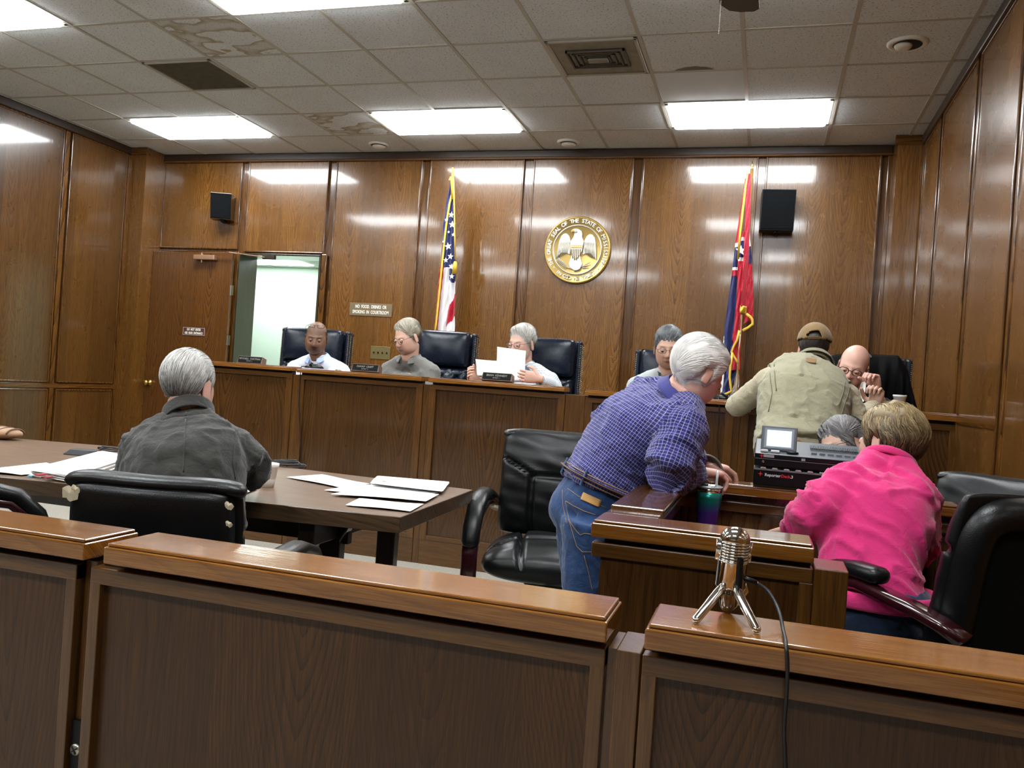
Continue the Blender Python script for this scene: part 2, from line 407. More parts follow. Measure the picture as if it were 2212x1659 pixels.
# pilasters in both back corners
pr = tag(obj('trim_1', box(B(), (.874, 7.164, 0), (XR, WB+.01, CEIL)), oak('oak_pilaster', 'Z', 'X', WALLC, leaf=.16, rough=.24, coat=.5)), kind='structure')
obj('cornice', box(B(), (.855, 7.15, ZT), (XR, 7.2, CEIL-.002)), M_mX, pr)
obj('moulding', box(B(), (.84, WB-.02, .1), (.876, WB, ZT)), M_mZ, pr, bevel=.005)
pl = tag(obj('trim_2', box(B(), (XL, 7.15, 0), (-6.238, WB+.01, CEIL)), M_pan), kind='structure')
obj('cornice', box(B(), (XL, 7.13, ZT), (-6.225, 7.2, CEIL-.002)), M_mX, pl)
# side walls
def ywall(name, X, sgn, stiles, rail, split=True):
    """sgn=+1: room lies at larger x"""
    wl = wall_root(name, (X-.3 if sgn > 0 else X+.012, YF, 0), (X-.012 if sgn > 0 else X+.3, WB+.25, CEIL+.1), M_mY)
    def b3(nm, y0, y1, z0, z1, d, m, bev=.003):
        x0, x1 = (X-.014, X+d) if sgn > 0 else (X-d, X+.014)
        return obj(nm, box(B(), (x0, y0, z0), (x1, y1, z1)), m, wl, bevel=bev, seg=2)
    ys = stiles
    for y0, y1 in zip(ys, ys[1:]):
        for z0, z1 in ((.1, rail-.03), (rail+.03, ZT)) if split else ((.1, ZT),):
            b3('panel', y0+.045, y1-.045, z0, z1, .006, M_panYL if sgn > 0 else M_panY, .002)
            x0, x1 = (X, X+.014) if sgn > 0 else (X-.014, X)
            mb = B(); t_ = .016
            for lo, hi in (((x0, y0+.043, z0), (x1, y0+.059, z1)), ((x0, y1-.059, z0), (x1, y1-.043, z1)), ((x0, y0+.043, z0), (x1, y1-.043, z0+t_)), ((x0, y0+.043, z1-t_), (x1, y1-.043, z1))): box(mb, lo, hi)
            obj('moulding', mb, M_mZ, wl, bevel=.005)
    for y in ys: b3('stile', y-.026, y+.026, .1, ZT, .004, M_mZ)
    if split: b3('chair_rail', ys[0], ys[-1], rail-.022, rail+.022, .006, M_mY)
    b3('cornice', ys[0], ys[-1], ZT, CEIL-.002, .03, plain('shaded_cornice_wood', 0), .008)
    b3('skirting', ys[0], ys[-1], 0, .1, .012, M_mY)
    return wl
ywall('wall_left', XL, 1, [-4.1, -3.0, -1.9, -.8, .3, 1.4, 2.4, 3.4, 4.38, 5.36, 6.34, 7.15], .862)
wr = ywall('wall_right', XR, -1, [-4.1, -3.1, -2.1, -1.1, -.1, .9, 1.8, 2.7, 3.55, 4.44, 5.39, 6.46, 7.164], .83, split=False)
obj('chair_rail', box(B(), (XR-.012, 4.49, 1.13), (XR, 5.34, 1.185)), M_mY, wr, bevel=.004)
obj('chair_rail', box(B(), (XR-.012, 4.49, .79), (XR, 5.34, .835)), M_mY, wr, bevel=.004)
wall_root('wall_front', (XL-.3, YF-.2, 0), (XR+.3, YF, CEIL+.1), M_pan)
# lit room beyond the open door
M_mint = plain('mint_wall_paint', '#D6EBDC', .6); M_hc = plain('hall_ceiling_tile', '#C9D6CC', .8)
hall = tag(obj('wall_hall', box(B(), (-8.6, 9.5, 0), (-3.2, 9.6, 2.9)), M_mint), kind='structure')
hs = B(); box(hs, (-8.7, WB+.28, 0), (-8.6, 9.6, 2.9)); box(hs, (-3.3, WB+.28, 0), (-3.2, 9.6, 2.9)); obj('side_wall', hs, M_mint, hall)
hcl = tag(obj('ceiling_hall', box(B(), (-8.7, WB+.28, 2.47), (-3.2, 9.6, 2.55)), M_hc), kind='structure')
for i in range(9): obj('grid_bar', box(B(), (-8.6+i*.6096, WB+.28, 2.464), (-8.58+i*.6096, 9.5, 2.472)), M_grid, hcl)
for i in range(3): obj('grid_bar', box(B(), (-8.6, 9.3-i*.6096, 2.463), (-3.2, 9.32-i*.6096, 2.472)), M_grid, hcl)
hl = tag(empty('ceiling_light', (-6.05, 8.95, 2.465)), 'lit ceiling panel in the mint room beyond the open door', 'ceiling light')
obj('diffuser', box(B(), (-.6, -.29, -.008), (.6, .29, .004)), M_lamp2, hl, bevel=.006)
hl2 = copy_tree(hl); hl2.location = (-4.4, 8.2, 2.465); tag(hl2, 'second ceiling panel of the mint room, out of view', 'ceiling light')
# door frame, leaf, closer
M_jamb = oak('dark_jamb', 'Z', 'Y', ('#1F1A0E', '#3A3320', '#4B4129'), rough=.3, coat=.3, leaf=.5, figure=.4)
M_brass = plain('aged_brass', '#B08A4A', .28, 1); M_bronze = plain('bronze_paint', '#A98468', .4, .6)
df = tag(empty('door_frame', (DX0, WB, 0)), kind='structure')
for (lo, hi) in (((0, -.03, .0), (.02, .28, DZ)), ((DX1-DX0-.02, -.03, 0), (DX1-DX0, .28, DZ)), ((0, -.03, DZ-.02), (DX1-DX0, .28, DZ))): obj('jamb', box(B(), lo, hi), M_jamb, df, bevel=.003)
for (lo, hi) in (((-.085, -.025, 0), (.0, .0, DZ+.01)), ((DX1-DX0, -.025, 0), (DX1-DX0+.06, 0, DZ+.01))): obj('casing', box(B(), lo, hi), M_mZ, df, bevel=.008)
obj('closer_bracket', box(B(), (.28, -.03, DZ-.055), (.42, .01, DZ-.02)), M_dark, df, bevel=.004)
dr = tag(empty('door_1', (-5.27, WB-.06, 0)), 'open dark oak door folded flat against the back wall', kind='structure')
M_door = oak('oak_door', 'Z', 'X', ('#38200E', '#66401D', '#80542C'), leaf=.3, rough=.22, coat=.6)
obj('door_leaf', box(B(), (-.965, -.045, .12), (0, 0, 2.31)), M_door, dr, bevel=.003)
kb = B(); Mk = Matrix.Translation((-.905, -.045, .925)) @ Matrix.Rotation(PI/2, 4, 'X')
lathe(kb, [(.033, 0), (.033, .006), (.014, .012), (.012, .03), (.022, .04), (.029, .052), (.027, .066), (.016, .074), (0, .075)], 24, Mk); obj('door_knob', kb, M_brass, dr, smooth=True)
for z in (1.93, 1.42, .35):
    hb = B(); tube(hb, [(.012, -.05, z-.05), (.012, -.05, z+.05)], .009, 12); box(hb, (0, -.048, z-.05), (.04, -.044, z+.05)); obj('hinge', hb, plain('steel_hinge', '#8C887A', .35, .9), dr)
cl = tag(empty('door_closer', (-5.27, WB-.06, 0)), 'bronze door closer with long jointed arm on the open door', 'door closer')
cz = 2.255
obj('closer_body', box(B(), (-.42, -.11, cz-.03), (-.17, -.046, cz+.02)), M_bronze, cl, bevel=.008, seg=3)
ab = B(); tube(ab, [(-.33, -.085, cz+.02), (-.33, -.085, cz+.045)], .012, 10); tube(ab, [(-.33, -.085, cz+.045), (.0, -.10, cz+.045)], (.012, .004), 8)
obj('arm', ab, M_bronze, cl)
ab = B(); tube(ab, [(.0, -.10, cz+.052), (.34, .02, cz+.028)], (.010, .005), 8); obj('forearm', ab, M_bronze, cl)
kb = B(); tube(kb, [(-.33, -.085, cz-.055), (-.33, -.085, cz-.03)], .009, 10); obj('pinion_cap', kb, M_bronze, cl)
# raised floor behind the bench
pf = tag(obj('floor_platform', box(B(), (-3.84, 5.12, 0), (XR, WB+.02, .16)), M_carpet), kind='structure')
# ================================================================== RAIL, BENCH, CLERK BOX
RAILC = ('#4E2D10', '#8A5A26', '#A87640')
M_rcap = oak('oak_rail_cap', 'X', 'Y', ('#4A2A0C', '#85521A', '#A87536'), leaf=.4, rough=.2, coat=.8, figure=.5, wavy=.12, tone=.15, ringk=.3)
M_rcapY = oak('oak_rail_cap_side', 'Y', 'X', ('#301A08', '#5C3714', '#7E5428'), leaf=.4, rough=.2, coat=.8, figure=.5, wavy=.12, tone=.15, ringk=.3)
M_rX = oak('oak_rail_level', 'X', 'Z', ('#2A1808', '#573610', '#7A5222'), leaf=.4, rough=.3, coat=.4, figure=.4, tone=.15, ringk=.35)
M_rZ = oak('oak_rail_upright', 'Z', 'X', ('#2A1808', '#573610', '#7A5222'), leaf=.4, rough=.3, coat=.4, figure=.4, tone=.15, ringk=.35)
M_rpan = oak('oak_rail_panel', 'Z', 'X', ('#1E1206', '#42270E', '#5A391A'), leaf=.30, rough=.42, coat=.12, figure=1.7, ringk=.8)  # panel tones darkened to stand for the weaker light on this face
M_bpan = oak('oak_bench_panel', 'Z', 'X', ('#241505', '#4B2E0F', '#68451E'), leaf=.25, rough=.28, coat=.4)
def cap_bm(x0, x1, y0, y1, z0, z1, e=.007):
    """cap board with a small step and rounded nosing"""
    b = B()
    box(b, (x0, y0, z0), (x1, y1, z1-e)); box(b, (x0+e*.6, y0+e*.6, z1-e), (x1-e*.6, y1-e*.6, z1))
    return b
def section(name, lab, x0, x1, ztop, yf, depth, capd, H, cat, cap_m, over=.025, fw=.024, rail=.032, capt=.04, gap=.016, mpan=None, base=.0, grp=None, thick=.05, fx=None, z0=0.0):
    """framed panel standing at yf (front of frame), with a cap board above a recessed gap"""
    t = tag(empty(name, ((x0+x1)/2, yf, z0)), lab, cat, grp); ox = (x0+x1)/2; g = lambda x: x-ox; zz = ztop-z0
    obj('cap', cap_bm(g(x0), g(x1), -over, capd-over, zz-capt, zz), cap_m, t, bevel=.006, seg=3)
    fx0, fx1 = fx or (x0, x1); a, c = g(fx0), g(fx1)
    obj('core', box(B(), (a+.012, .022, 0), (c-.012, thick, zz-capt)), M_dark, t)
    zt = zz-capt-gap
    b = B(); box(b, (a, 0, zt-rail), (c, .03, zt)); obj('top_rail', b, M_rX, t, bevel=.002)
    for x in (a, c-fw): obj('frame_stile', box(B(), (x, .0005, base), (x+fw, .03, zt-.0005)), M_rZ, t, bevel=.002)
    obj('panel', box(B(), (a+fw, .016, base), (c-fw, .024, zt-rail)), mpan or M_rpan, t)
    obj('bottom_rail', box(B(), (a+fw, 0, base), (c-fw, .03, base+rail)), M_rX, t, bevel=.002)
    if base > .02: obj('base_board', box(B(), (a, .004, 0), (c, .03, base)), M_rX, t, bevel=.002)
    return t
RZ = .84; RY = 1.335
section('courtroom_rail', 'section of glossy oak rail at the left edge of the photo', -2.6, -1.226, RZ, RY, 0, .147, 0, 'railing', M_rcap, grp='front railing sections', fx=(-2.6, -1.264))
section('courtroom_rail', 'long middle section of glossy oak rail with worn varnish', -1.181, -.211, RZ, RY, 0, .147, 0, 'railing', M_rcap, grp='front railing sections', fx=(-1.230, -.215))
section('courtroom_rail', 'section of glossy oak rail carrying the chrome microphone', -.152, 1.06, RZ, RY, 0, .147, 0, 'railing', M_rcap, grp='front railing sections', fx=(-.156, 1.06))
for (x0, x1, lab) in ((-1.262, -1.232, 'dark recessed post between the left and middle rail sections'), (-.213, -.158, 'oak post between the middle rail section and the microphone section')):
    p = tag(empty('rail_post', ((x0+x1)/2, RY, 0)), lab, 'post')
    h = (x1-x0)/2-.001
    if x0 > -1: obj('post', box(B(), (-h+.014, .002, 0), (h, .115, RZ-.055)), M_rZ, p, bevel=.002); obj('side_strip', box(B(), (-h, .012, 0), (-h+.013, .11, RZ-.057)), M_rZ, p)
    else:
        obj('post', box(B(), (-h, .02, 0), (h, .1, RZ-.05)), M_rZ, p, bevel=.002)
        obj('strike_plate', box(B(), (-h, .012, .2), (h, .02, .475)), plain('blue_black_metal', '#14171B', .4, .6), p)
        s = B(); lathe(s, [(.012, 0), (.012, .004), (.010, .007), (0, .008)], 24, Matrix.Translation((.002, .012, .42)) @ Matrix.Rotation(PI/2, 4, 'X')); obj('bolt_head', s, plain('dull_steel', '#B9B7AC', .35, 1), p, smooth=True)
        s = B()
        for k in (0, PI/2): box(s, (-.0085, -.0012, 0), (.0085, .0012, .002), Matrix.Translation((.002, .0043, .42)) @ Matrix.Rotation(PI/2, 4, 'X') @ Matrix.Rotation(k+.6, 4, 'Z'))
        obj('bolt_slot', s, plain('slot_shadow', '#3A3A34', .5, .8), p)
# bench
BY = 4.98; BZ = 1.195
kw = dict(capd=.15, cat='bench', depth=0, H=0, cap_m=M_rcap, over=.03, fw=.045, rail=.03, capt=.03, gap=.014, mpan=M_bpan, base=.155, grp='judges bench sections', thick=.06)
section('bench_section', 'left section of the long oak bench, carrying the first nameplate', -3.85, -3.04, BZ+.004, BY, **kw)
section('bench_section', 'second section of the long oak bench, behind the paper-covered table', -2.995, -2.09, BZ-.002, BY, **kw)
section('bench_section', 'third section of the oak bench where the man reads a paper', -2.045, -1.156, BZ-.004, BY, **kw)
section('bench_section', 'right section of the oak bench behind the leaning man', -1.03, -.16, BZ-.014, BY, **kw)
section('bench_section', 'right-hand section of the oak bench that the man in the cap leans on', -.12, .60, BZ-.012, BY, **kw)
for x in (-3.04, -2.09, -1.156, -.16):
    w2 = {-3.04: .045, -2.09: .045, -1.156: .126, -.16: .04}[x]
    lab = {-3.04: 'narrow bench post below the coiled cable on the bench', -2.09: 'narrow bench post behind the table with papers', -1.156: 'wide bare bench post beside the reading man', -.16: 'narrow bench post behind the leaning man'}[x]
    p = tag(empty('bench_post', (x, BY, 0)), lab, 'post')
    obj('post', box(B(), (.001, .006, 0), (w2-.001, .3, BZ-.048)), M_rZ, p, bevel=.003)
sec = section('bench_return', 'short oak partition joining the bench to the right wall', .66, XR-.008, BZ-.004, 5.36, 0, .08, 0, 'bench', M_rcap, over=.03, fw=.03, rail=.035, capt=.045, gap=.02, mpan=M_bpan, base=.155)
# desk behind the bench cap, lower work top
for x0, x1, lab in ((-3.85, -1.156, 'oak work top behind the left bench sections'), (-1.03, .60, 'oak work top behind the right bench sections')):
    dk = tag(empty('work_top', ((x0+x1)/2, BY+.35, 0)), lab, 'desk'); h = (x1-x0)/2
    obj('desk_board', box(B(), (-h, -.28, .93), (h, -.06, .96)), M_rcap, dk, bevel=.004)

# clerk box
cb = tag(empty('clerk_box', (-.11, 2.4, 0)), 'low oak clerk enclosure carrying the recorder and the leaning man', 'desk')
o = lambda x, y, z: (x+.11, y-2.4, z)
obj('near_cap', cap_bm(-.356+.11, .124+.11, 1.885-2.4, 2.02-2.4, .86, .9), M_rcap, cb, bevel=.006, seg=3)
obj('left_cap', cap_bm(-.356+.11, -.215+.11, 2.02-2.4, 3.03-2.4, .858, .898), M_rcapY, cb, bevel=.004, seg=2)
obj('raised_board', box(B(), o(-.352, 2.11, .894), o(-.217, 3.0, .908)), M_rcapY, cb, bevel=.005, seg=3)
obj('far_cap', cap_bm(-.356+.11, .62+.11, 2.93-2.4, 3.07-2.4, .87, .906), M_rcap, cb, bevel=.005, seg=3)
obj('core', box(B(), o(-.33, 1.925, 0), o(.12, 1.98, .86)), M_dark, cb)
obj('top_rail', box(B(), o(-.354, 1.895, .815), o(.124, 1.93, .848)), M_rX, cb, bevel=.003)
obj('panel', box(B(), o(-.333, 1.905, 0), o(.1, 1.922, .815)), M_bpan, cb)
obj('frame_stile', box(B(), o(.098, 1.896, 0), o(.126, 1.93, .816)), M_rZ, cb, bevel=.002)
obj('end_post', box(B(), o(.126, 1.897, 0), o(.195, 2.02, .85)), M_rZ, cb, bevel=.003)
obj('left_wall', box(B(), o(-.335, 1.99, 0), o(-.27, 3.0, .858)), M_bpan if False else oak('oak_box_side', 'Z', 'Y', ('#2B190A', '#4B2F15', '#634322'), leaf=.3), cb)
obj('inner_rail', box(B(), o(-.27, 1.99, .80), o(-.258, 2.93, .825)), M_rcapY, cb, bevel=.002)
obj('far_wall', box(B(), o(-.33, 2.975, 0), o(.60, 3.02, .87)), oak('oak_box_far', 'Z', 'X', ('#332010', '#553A20', '#6E4F2E'), leaf=.4, figure=.5), cb)
obj('far_rail', box(B(), o(-.27, 2.955, .812), o(.60, 2.98, .845)), M_rX, cb, bevel=.003)
obj('inner_floor_shelf', box(B(), o(-.27, 2.5, .7), o(-.0, 2.96, .72)), M_rcap, cb)
# ================================================================== PEOPLE: builders
from mathutils import noise as mn
def V(*a): return Vector(a)
def ico(sub):
    b = B(); bmesh.ops.create_icosphere(b, subdivisions=sub, radius=1.0); me = bpy.data.meshes.new('i'); b.to_mesh(me); b.free()
    v = np.array([x.co[:] for x in me.vertices]); f = [tuple(p.vertices) for p in me.polygons]; bpy.data.meshes.remove(me); return v, f
_ICO = {}
def ell(d, c, r):
    """exit distance of ray from origin in direction d through ellipsoid centre c radii r"""
    c = np.array(c); r = np.array(r); a = ((d/r)**2).sum(1); bb = (d*(-c)/r**2).sum(1)*2; cc = ((c/r)**2).sum()-1
    q = np.maximum(bb*bb-4*a*cc, 0); return np.maximum((-bb+np.sqrt(q))/(2*a), 1e-3)*(q > 0)
def head_r(d, hs):
    """radius of the head in direction d (face towards -y, z up); hs = shape options"""
    jw = hs.get('jaw', 1); ck = hs.get('cheek', 1)
    k = 10.0
    R1 = ell(d, (0, .022, .032), (.0755, .096, .088)); R2 = ell(d, (0, -.022, -.052), (.062*jw, .068, .066)); R3 = ell(d, (0, -.030, -.015), (.070*ck, .062, .070))
    r = (R1**k+R2**k+R3**k)**(1/k)*.985
    p = d*r[:, None]; x, y, z = p.T; fr = 1/(1+np.exp((y+.035)*180))
    g = lambda cx_, cz, sx, sz: np.exp(-((x-cx_)/sx)**2-((z-cz)/sz)**2)
    nz = hs.get('nose', 1.0)
    dn = fr*(.0035*(g(.028, .026, .02, .008)+g(-.028, .026, .02, .008)+g(0, .028, .012, .01)*.6)
        - .0085*(g(.031, .004, .016, .013)+g(-.031, .004, .016, .013))
        + nz*(.012*g(0, -.006, .0085, .022) + .0125*g(0, -.024, .0100, .0115) + .007*(g(.012, -.029, .006, .007)+g(-.012, -.029, .006, .007)))
        - .002*g(0, .012, .010, .008)
        + .0045*(g(.038, -.022, .018, .02)+g(-.038, -.022, .018, .02))*ck
        - .0035*(g(.024, -.050, .006, .016)+g(-.024, -.050, .006, .016))
        + .005*g(0, -.056, .020, .005) + .005*g(0, -.066, .016, .005) - .0055*g(0, -.0612, .024, .0030) - .003*g(0, -.075, .02, .006)
        + .006*g(0, -.094, .018, .013))
    dn += hs.get('jowl', 0)*.006*(g(.045, -.065, .02, .025)+g(-.045, -.065, .02, .025))
    return r+dn
SK = {}
def skin(name, c, lip, redden=.25, stub=None):
    if name in _MC: return _MC[name]
    m, nt, b = mat(name); n = N(nt); _MC[name] = m; c = lin(c)
    at = n.n('ShaderNodeAttribute', attribute_name='tone'); s = n.sep(at.outputs['Color'])
    co = n.coord(); v = n.noise(co, 22, 4)
    col = n.mix(v, tuple(x*.86 for x in c), tuple(min(1, x*1.1) for x in c))
    col = n.mix(n.math('MULTIPLY', s[1], redden), col, lin('#B5523F'))
    col = n.mix(n.math('MULTIPLY', s[0], .8), col, lin(lip))
    col = n.mix(n.math('MULTIPLY', s[2], 1.0), col, lin(stub or '#5a4a42'))
    nt.links.new(col, b.inputs['Base Color']); b.inputs['Roughness'].default_value = .45
    b.inputs['Subsurface Weight'].default_value = .06; b.inputs['Subsurface Radius'].default_value = (.012, .005, .003); b.inputs['Subsurface Scale'].default_value = .6
    b.inputs['Specular IOR Level'].default_value = .4
    nt.links.new(n.bump(n.noise(co, 90, 3), .15, .002), b.inputs['Normal'])
    return m
def add_np(b, v, f, M, mi=0, tone=None):
    lay = b.verts.layers.float_color.get('tone') or b.verts.layers.float_color.new('tone')
    vs = []
    for i, q in enumerate(v):
        w_ = b.verts.new(M @ Vector(q)); w_[lay] = (*tone[i], 1) if tone is not None else (0, 0, 0, 1); vs.append(w_)
    for t in f:
        try: b.faces.new([vs[i] for i in t]).material_index = mi
        except ValueError: pass
    return vs
def head_mesh(b, Mh, hs):
    sub = hs.get('sub', 5)
    if sub not in _ICO: _ICO[sub] = ico(sub)
    d, f = _ICO[sub]; r = head_r(d, hs); p = d*r[:, None]; x, y, z = p.T
    fr = (y < -.03)
    g = lambda cx_, cz, sx, sz: np.exp(-((x-cx_)/sx)**2-((z-cz)/sz)**2)*fr
    lip = np.clip(g(0, -.0605, .021, .0075)*1.3, 0, 1); blush = np.clip(g(.042, -.02, .02, .018)+g(-.042, -.02, .02, .018)+g(0, -.025, .012, .012), 0, 1)
    st = np.zeros_like(lip)
    if hs.get('mustache'): st = np.clip(g(0, -.046, .026, .006)*1.6, 0, 1)*hs['mustache']
    if hs.get('stubble'): st = np.maximum(st, hs['stubble']*np.clip(((z < -.035)*(y < .0)*(1-lip)), 0, 1)*.5)
    st = np.maximum(st, np.clip((g(.031, .024, .017, .0045)+g(-.031, .024, .017, .0045))*1.3, 0, 1)*hs.get('brow', .6))
    st = np.maximum(st, .75*np.clip(g(0, -.0612, .021, .0028)*1.3, 0, 1))
    add_np(b, p, f, Mh, 0, np.stack([lip, blush, st], 1))
    # eyes and lids
    for s in (-1, 1):
        e, ef = ico(3)
        c = np.array((s*.0305, -.0765, .004)); ev = e*.0125+c; add_np(b, ev, ef, Mh, 1)
        lo = hs.get('lid', .75)          # 1 = closed
        L = e*.0136+c; keep = [t for t in ef if np.mean([e[i, 2] for i in t]) > (.55-1.25*lo) or np.mean([e[i, 2] for i in t]) < -.62]
        add_np(b, L, keep, Mh, 0)
        ir = e*np.array((.006, .0016, .006))+c+np.array((0, -.0118, -.003)); add_np(b, ir, ef, Mh, 2)
    # ears
    for s in (-1, 1):
        def gr(u, v):
            rr = math.hypot(u/1.0, v/1.0); return 2.2*G(rr-.50, .20)*(1 if u > -.7 else .3)
        Me = Mh @ Matrix.Translation((s*.078, .012, -.008)) @ Matrix.Rotation(s*R_(-76), 4, 'Z') @ Matrix.Rotation(R_(6), 4, 'X') @ Matrix.Scale(s, 4, (1, 0, 0))
        eb = B(); pad(.031*hs.get('ear', 1), .068*hs.get('ear', 1), .009, gr, c=.22, p=2.4, nu=16, nv=18, M=Me, back=.6, b=eb)
        lay = eb.verts.layers.float_color.new('tone')
        me = bpy.data.meshes.new('e'); eb.to_mesh(me); eb.free()
        ev = np.array([q.co[:] for q in me.vertices]); ef = [tuple(q.vertices) for q in me.polygons]; bpy.data.meshes.remove(me)
        add_np(b, ev, ef, Matrix(), 0, np.tile(np.array((0, .45, 0)), (len(ev), 1)))
def zline(phi, tab):
    t = sorted(tab); xs = [a for a, _ in t]; ys = [c for _, c in t]; return np.interp(phi, xs, ys)
def hair(parent, Mh, hs, H, name='hair'):
    """H: tab=[(azimuth 0 front..180 back, z)], th=(top,side,back), cols, flow(p, az)->vec, n ribbons, len, wid"""
    d, f = ico(H.get('sub', 5)); r = head_r(d, hs); p = d*r[:, None]
    phi = np.degrees(np.abs(np.arctan2(p[:, 0], -p[:, 1])))
    def maskf(p, phi):
        m = np.clip((p[:, 2]-zline(phi, H['tab'])+.005*np.sin(p[:, 0]*310+p[:, 1]*270))/.03, -1, 1)
        if 'top' in H: m = np.minimum(m, np.clip((H['top']-p[:, 2])/.02, -1, 1))
        return m
    def thick(d, p, phi):
        tt, ts, tbk = H['th']; up = np.clip(d[:, 2], 0, 1); bk = np.clip(d[:, 1], 0, 1)
        t = ts*(1-up)*(1-bk)+tt*up+tbk*bk*(1-up)
        if 'quiff' in H: t = t + H['quiff']*np.exp(-((p[:, 1]+.055)/.03)**2-((p[:, 2]-.098)/.03)**2)
        return t
    m = maskf(p, phi); th = thick(d, p, phi)
    rn = np.array([mn.noise(Vector(q)*H.get('lump', 28)) for q in p]); rn2 = np.array([mn.noise(Vector((q[0]*180, q[1]*60, q[2]*50))) for q in p])
    sm = np.clip(m, 0, 1); sm = sm*sm*(3-2*sm)
    P = d*(r + sm*(th*(1+.28*rn)+.0015*rn2*H.get('rough', 1)) + (m > -.3)*.0006)[:, None]
    keep = [t for t in f if max(m[i] for i in t) > 0]
    b = B(); lay = b.verts.layers.float_color.new('tone'); used = {}
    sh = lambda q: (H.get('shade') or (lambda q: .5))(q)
    for t in keep:
        for i in t:
            if i not in used:
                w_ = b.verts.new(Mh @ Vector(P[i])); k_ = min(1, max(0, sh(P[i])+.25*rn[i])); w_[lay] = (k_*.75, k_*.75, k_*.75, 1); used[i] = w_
        b.faces.new([used[i] for i in t])
    n_ = H.get('n', 1500); step = H.get('len', .045)/6; rng = np.random.RandomState(H.get('seed', 3))
    idx = [i for i in range(len(d)) if m[i] > .05]
    flow = H.get('flow') or (lambda q: Vector((0, .3, -1)))
    if idx:
        for _ in range(n_):
            i = idx[rng.randint(len(idx))]; dd = Vector(d[i]+rng.randn(3)*.02).normalized(); pts = []; lift = rng.uniform(-.0005, .0022)*H.get('lift', 1); kk = min(1, max(0, sh(P[i])+rng.uniform(-.35, .35)))
            cr = rng.uniform(-1, 1)*H.get('curl', .15)
            for s_ in range(7):
                da = np.array([dd[:]]); rr = head_r(da, hs)[0]; q = da*rr; ph = np.degrees(np.abs(np.arctan2(q[:, 0], -q[:, 1]))); mm = np.clip(maskf(q, ph)[0], 0, 1)
                R0 = rr+(mm*mm*(3-2*mm))*thick(da, q, ph)[0]+lift*(1-abs(s_-3)/5)+.0006
                pt = dd*R0; pts.append(pt)
                fv = flow(pt); nrm = dd; tv = fv-nrm*fv.dot(nrm)
                if tv.length < 1e-5: break
                tv.normalize(); tv = tv + nrm.cross(tv)*(cr*math.sin(s_*1.1+cr*9)); dd = (pt+tv*step).normalized()
            if len(pts) < 3: continue
            wd = rng.uniform(.5, 1.2)*H.get('wid', .0011); prev = None
            for s_, q in enumerate(pts):
                t_ = (pts[min(s_+1, len(pts)-1)]-pts[max(s_-1, 0)]).normalized(); sd = t_.cross(q.normalized()).normalized()*wd*(1-(s_/len(pts))**3)
                a, c = b.verts.new(Mh @ (q-sd)), b.verts.new(Mh @ (q+sd)); a[lay] = c[lay] = (kk, kk, kk, 1)
                if prev: b.faces.new((prev[0], a, c, prev[1]))
                prev = (a, c)
    nm = 'hair_'+H['name']
    if nm not in _MC:
        mt, nt, bs = mat(nm); n = N(nt); _MC[nm] = mt
        at = n.n('ShaderNodeAttribute', attribute_name='tone')
        nt.links.new(n.ramp(at.outputs['Fac'], [(0, lin(H['cols'][0])), (.5, lin(H['cols'][1])), (1, lin(H['cols'][2]))]), bs.inputs['Base Color'])
        bs.inputs['Roughness'].default_value = .5; bs.inputs['Specular IOR Level'].default_value = .35
    me = bpy.data.meshes.new(name); b.to_mesh(me); b.free()
    return obj(name, me, _MC[nm], parent, smooth=True)
def Mhead(c, yaw=0, pitch=0, roll=0, s=1.0):
    """yaw: 0 = face towards -y, + turns towards +x; pitch + = looks down; roll + = tilts towards its own left"""
    return Matrix.Translation(c) @ Matrix.Rotation(R_(yaw), 4, 'Z') @ Matrix.Rotation(R_(pitch), 4, 'X') @ Matrix.Rotation(R_(roll), 4, 'Y') @ Matrix.Scale(s, 4)
# ---- swept volumes and cloth
def loft(b, pts, rads, side, n=20, sup=2.3, cap=True):
    pts = [Vector(p) for p in pts]; rings = []
    sides = side if isinstance(side, list) else [side]*len(pts)
    for i, p in enumerate(pts):
        t = (pts[min(i+1, len(pts)-1)]-pts[max(i-1, 0)]).normalized(); s = Vector(sides[i]); s = (s-t*s.dot(t)).normalized(); u = s.cross(t); rg = []
        r = rads[i]; r = (r, r) if isinstance(r, (int, float)) else r
        for k in range(n):
            a = 2*PI*k/n; c, e = math.cos(a), math.sin(a); c = math.copysign(abs(c)**(2/sup), c); e = math.copysign(abs(e)**(2/sup), e)
            rg.append(b.verts.new(p+s*r[0]*c+u*r[1]*e))
        rings.append(rg)
    for a, c in zip(rings, rings[1:]):
        for k in range(n): b.faces.new((a[k], a[(k+1) % n], c[(k+1) % n], c[k]))
    if cap: b.faces.new(rings[0][::-1]); b.faces.new(rings[-1])
def ball(b, p, r, M=None):
    m_ = Matrix.Translation(p) @ (M or Matrix()) @ Matrix.Diagonal((*((r, r, r) if isinstance(r, (int, float)) else r), 1)); bmesh.ops.create_icosphere(b, subdivisions=3, radius=1, matrix=m_)
def remesh(b, vox, smooth=3, factor=.5):
    bmesh.ops.recalc_face_normals(b, faces=b.faces)
    me = bpy.data.meshes.new('r'); b.to_mesh(me); b.free(); o = bpy.data.objects.new('r', me); COL.objects.link(o)
    md = o.modifiers.new('r', 'REMESH'); md.mode = 'VOXEL'; md.voxel_size = vox
    if smooth: s = o.modifiers.new('s', 'SMOOTH'); s.iterations = smooth; s.factor = factor
    dg = bpy.context.evaluated_depsgraph_get(); me2 = bpy.data.meshes.new_from_object(o.evaluated_get(dg)); bpy.data.objects.remove(o); bpy.data.meshes.remove(me); return me2
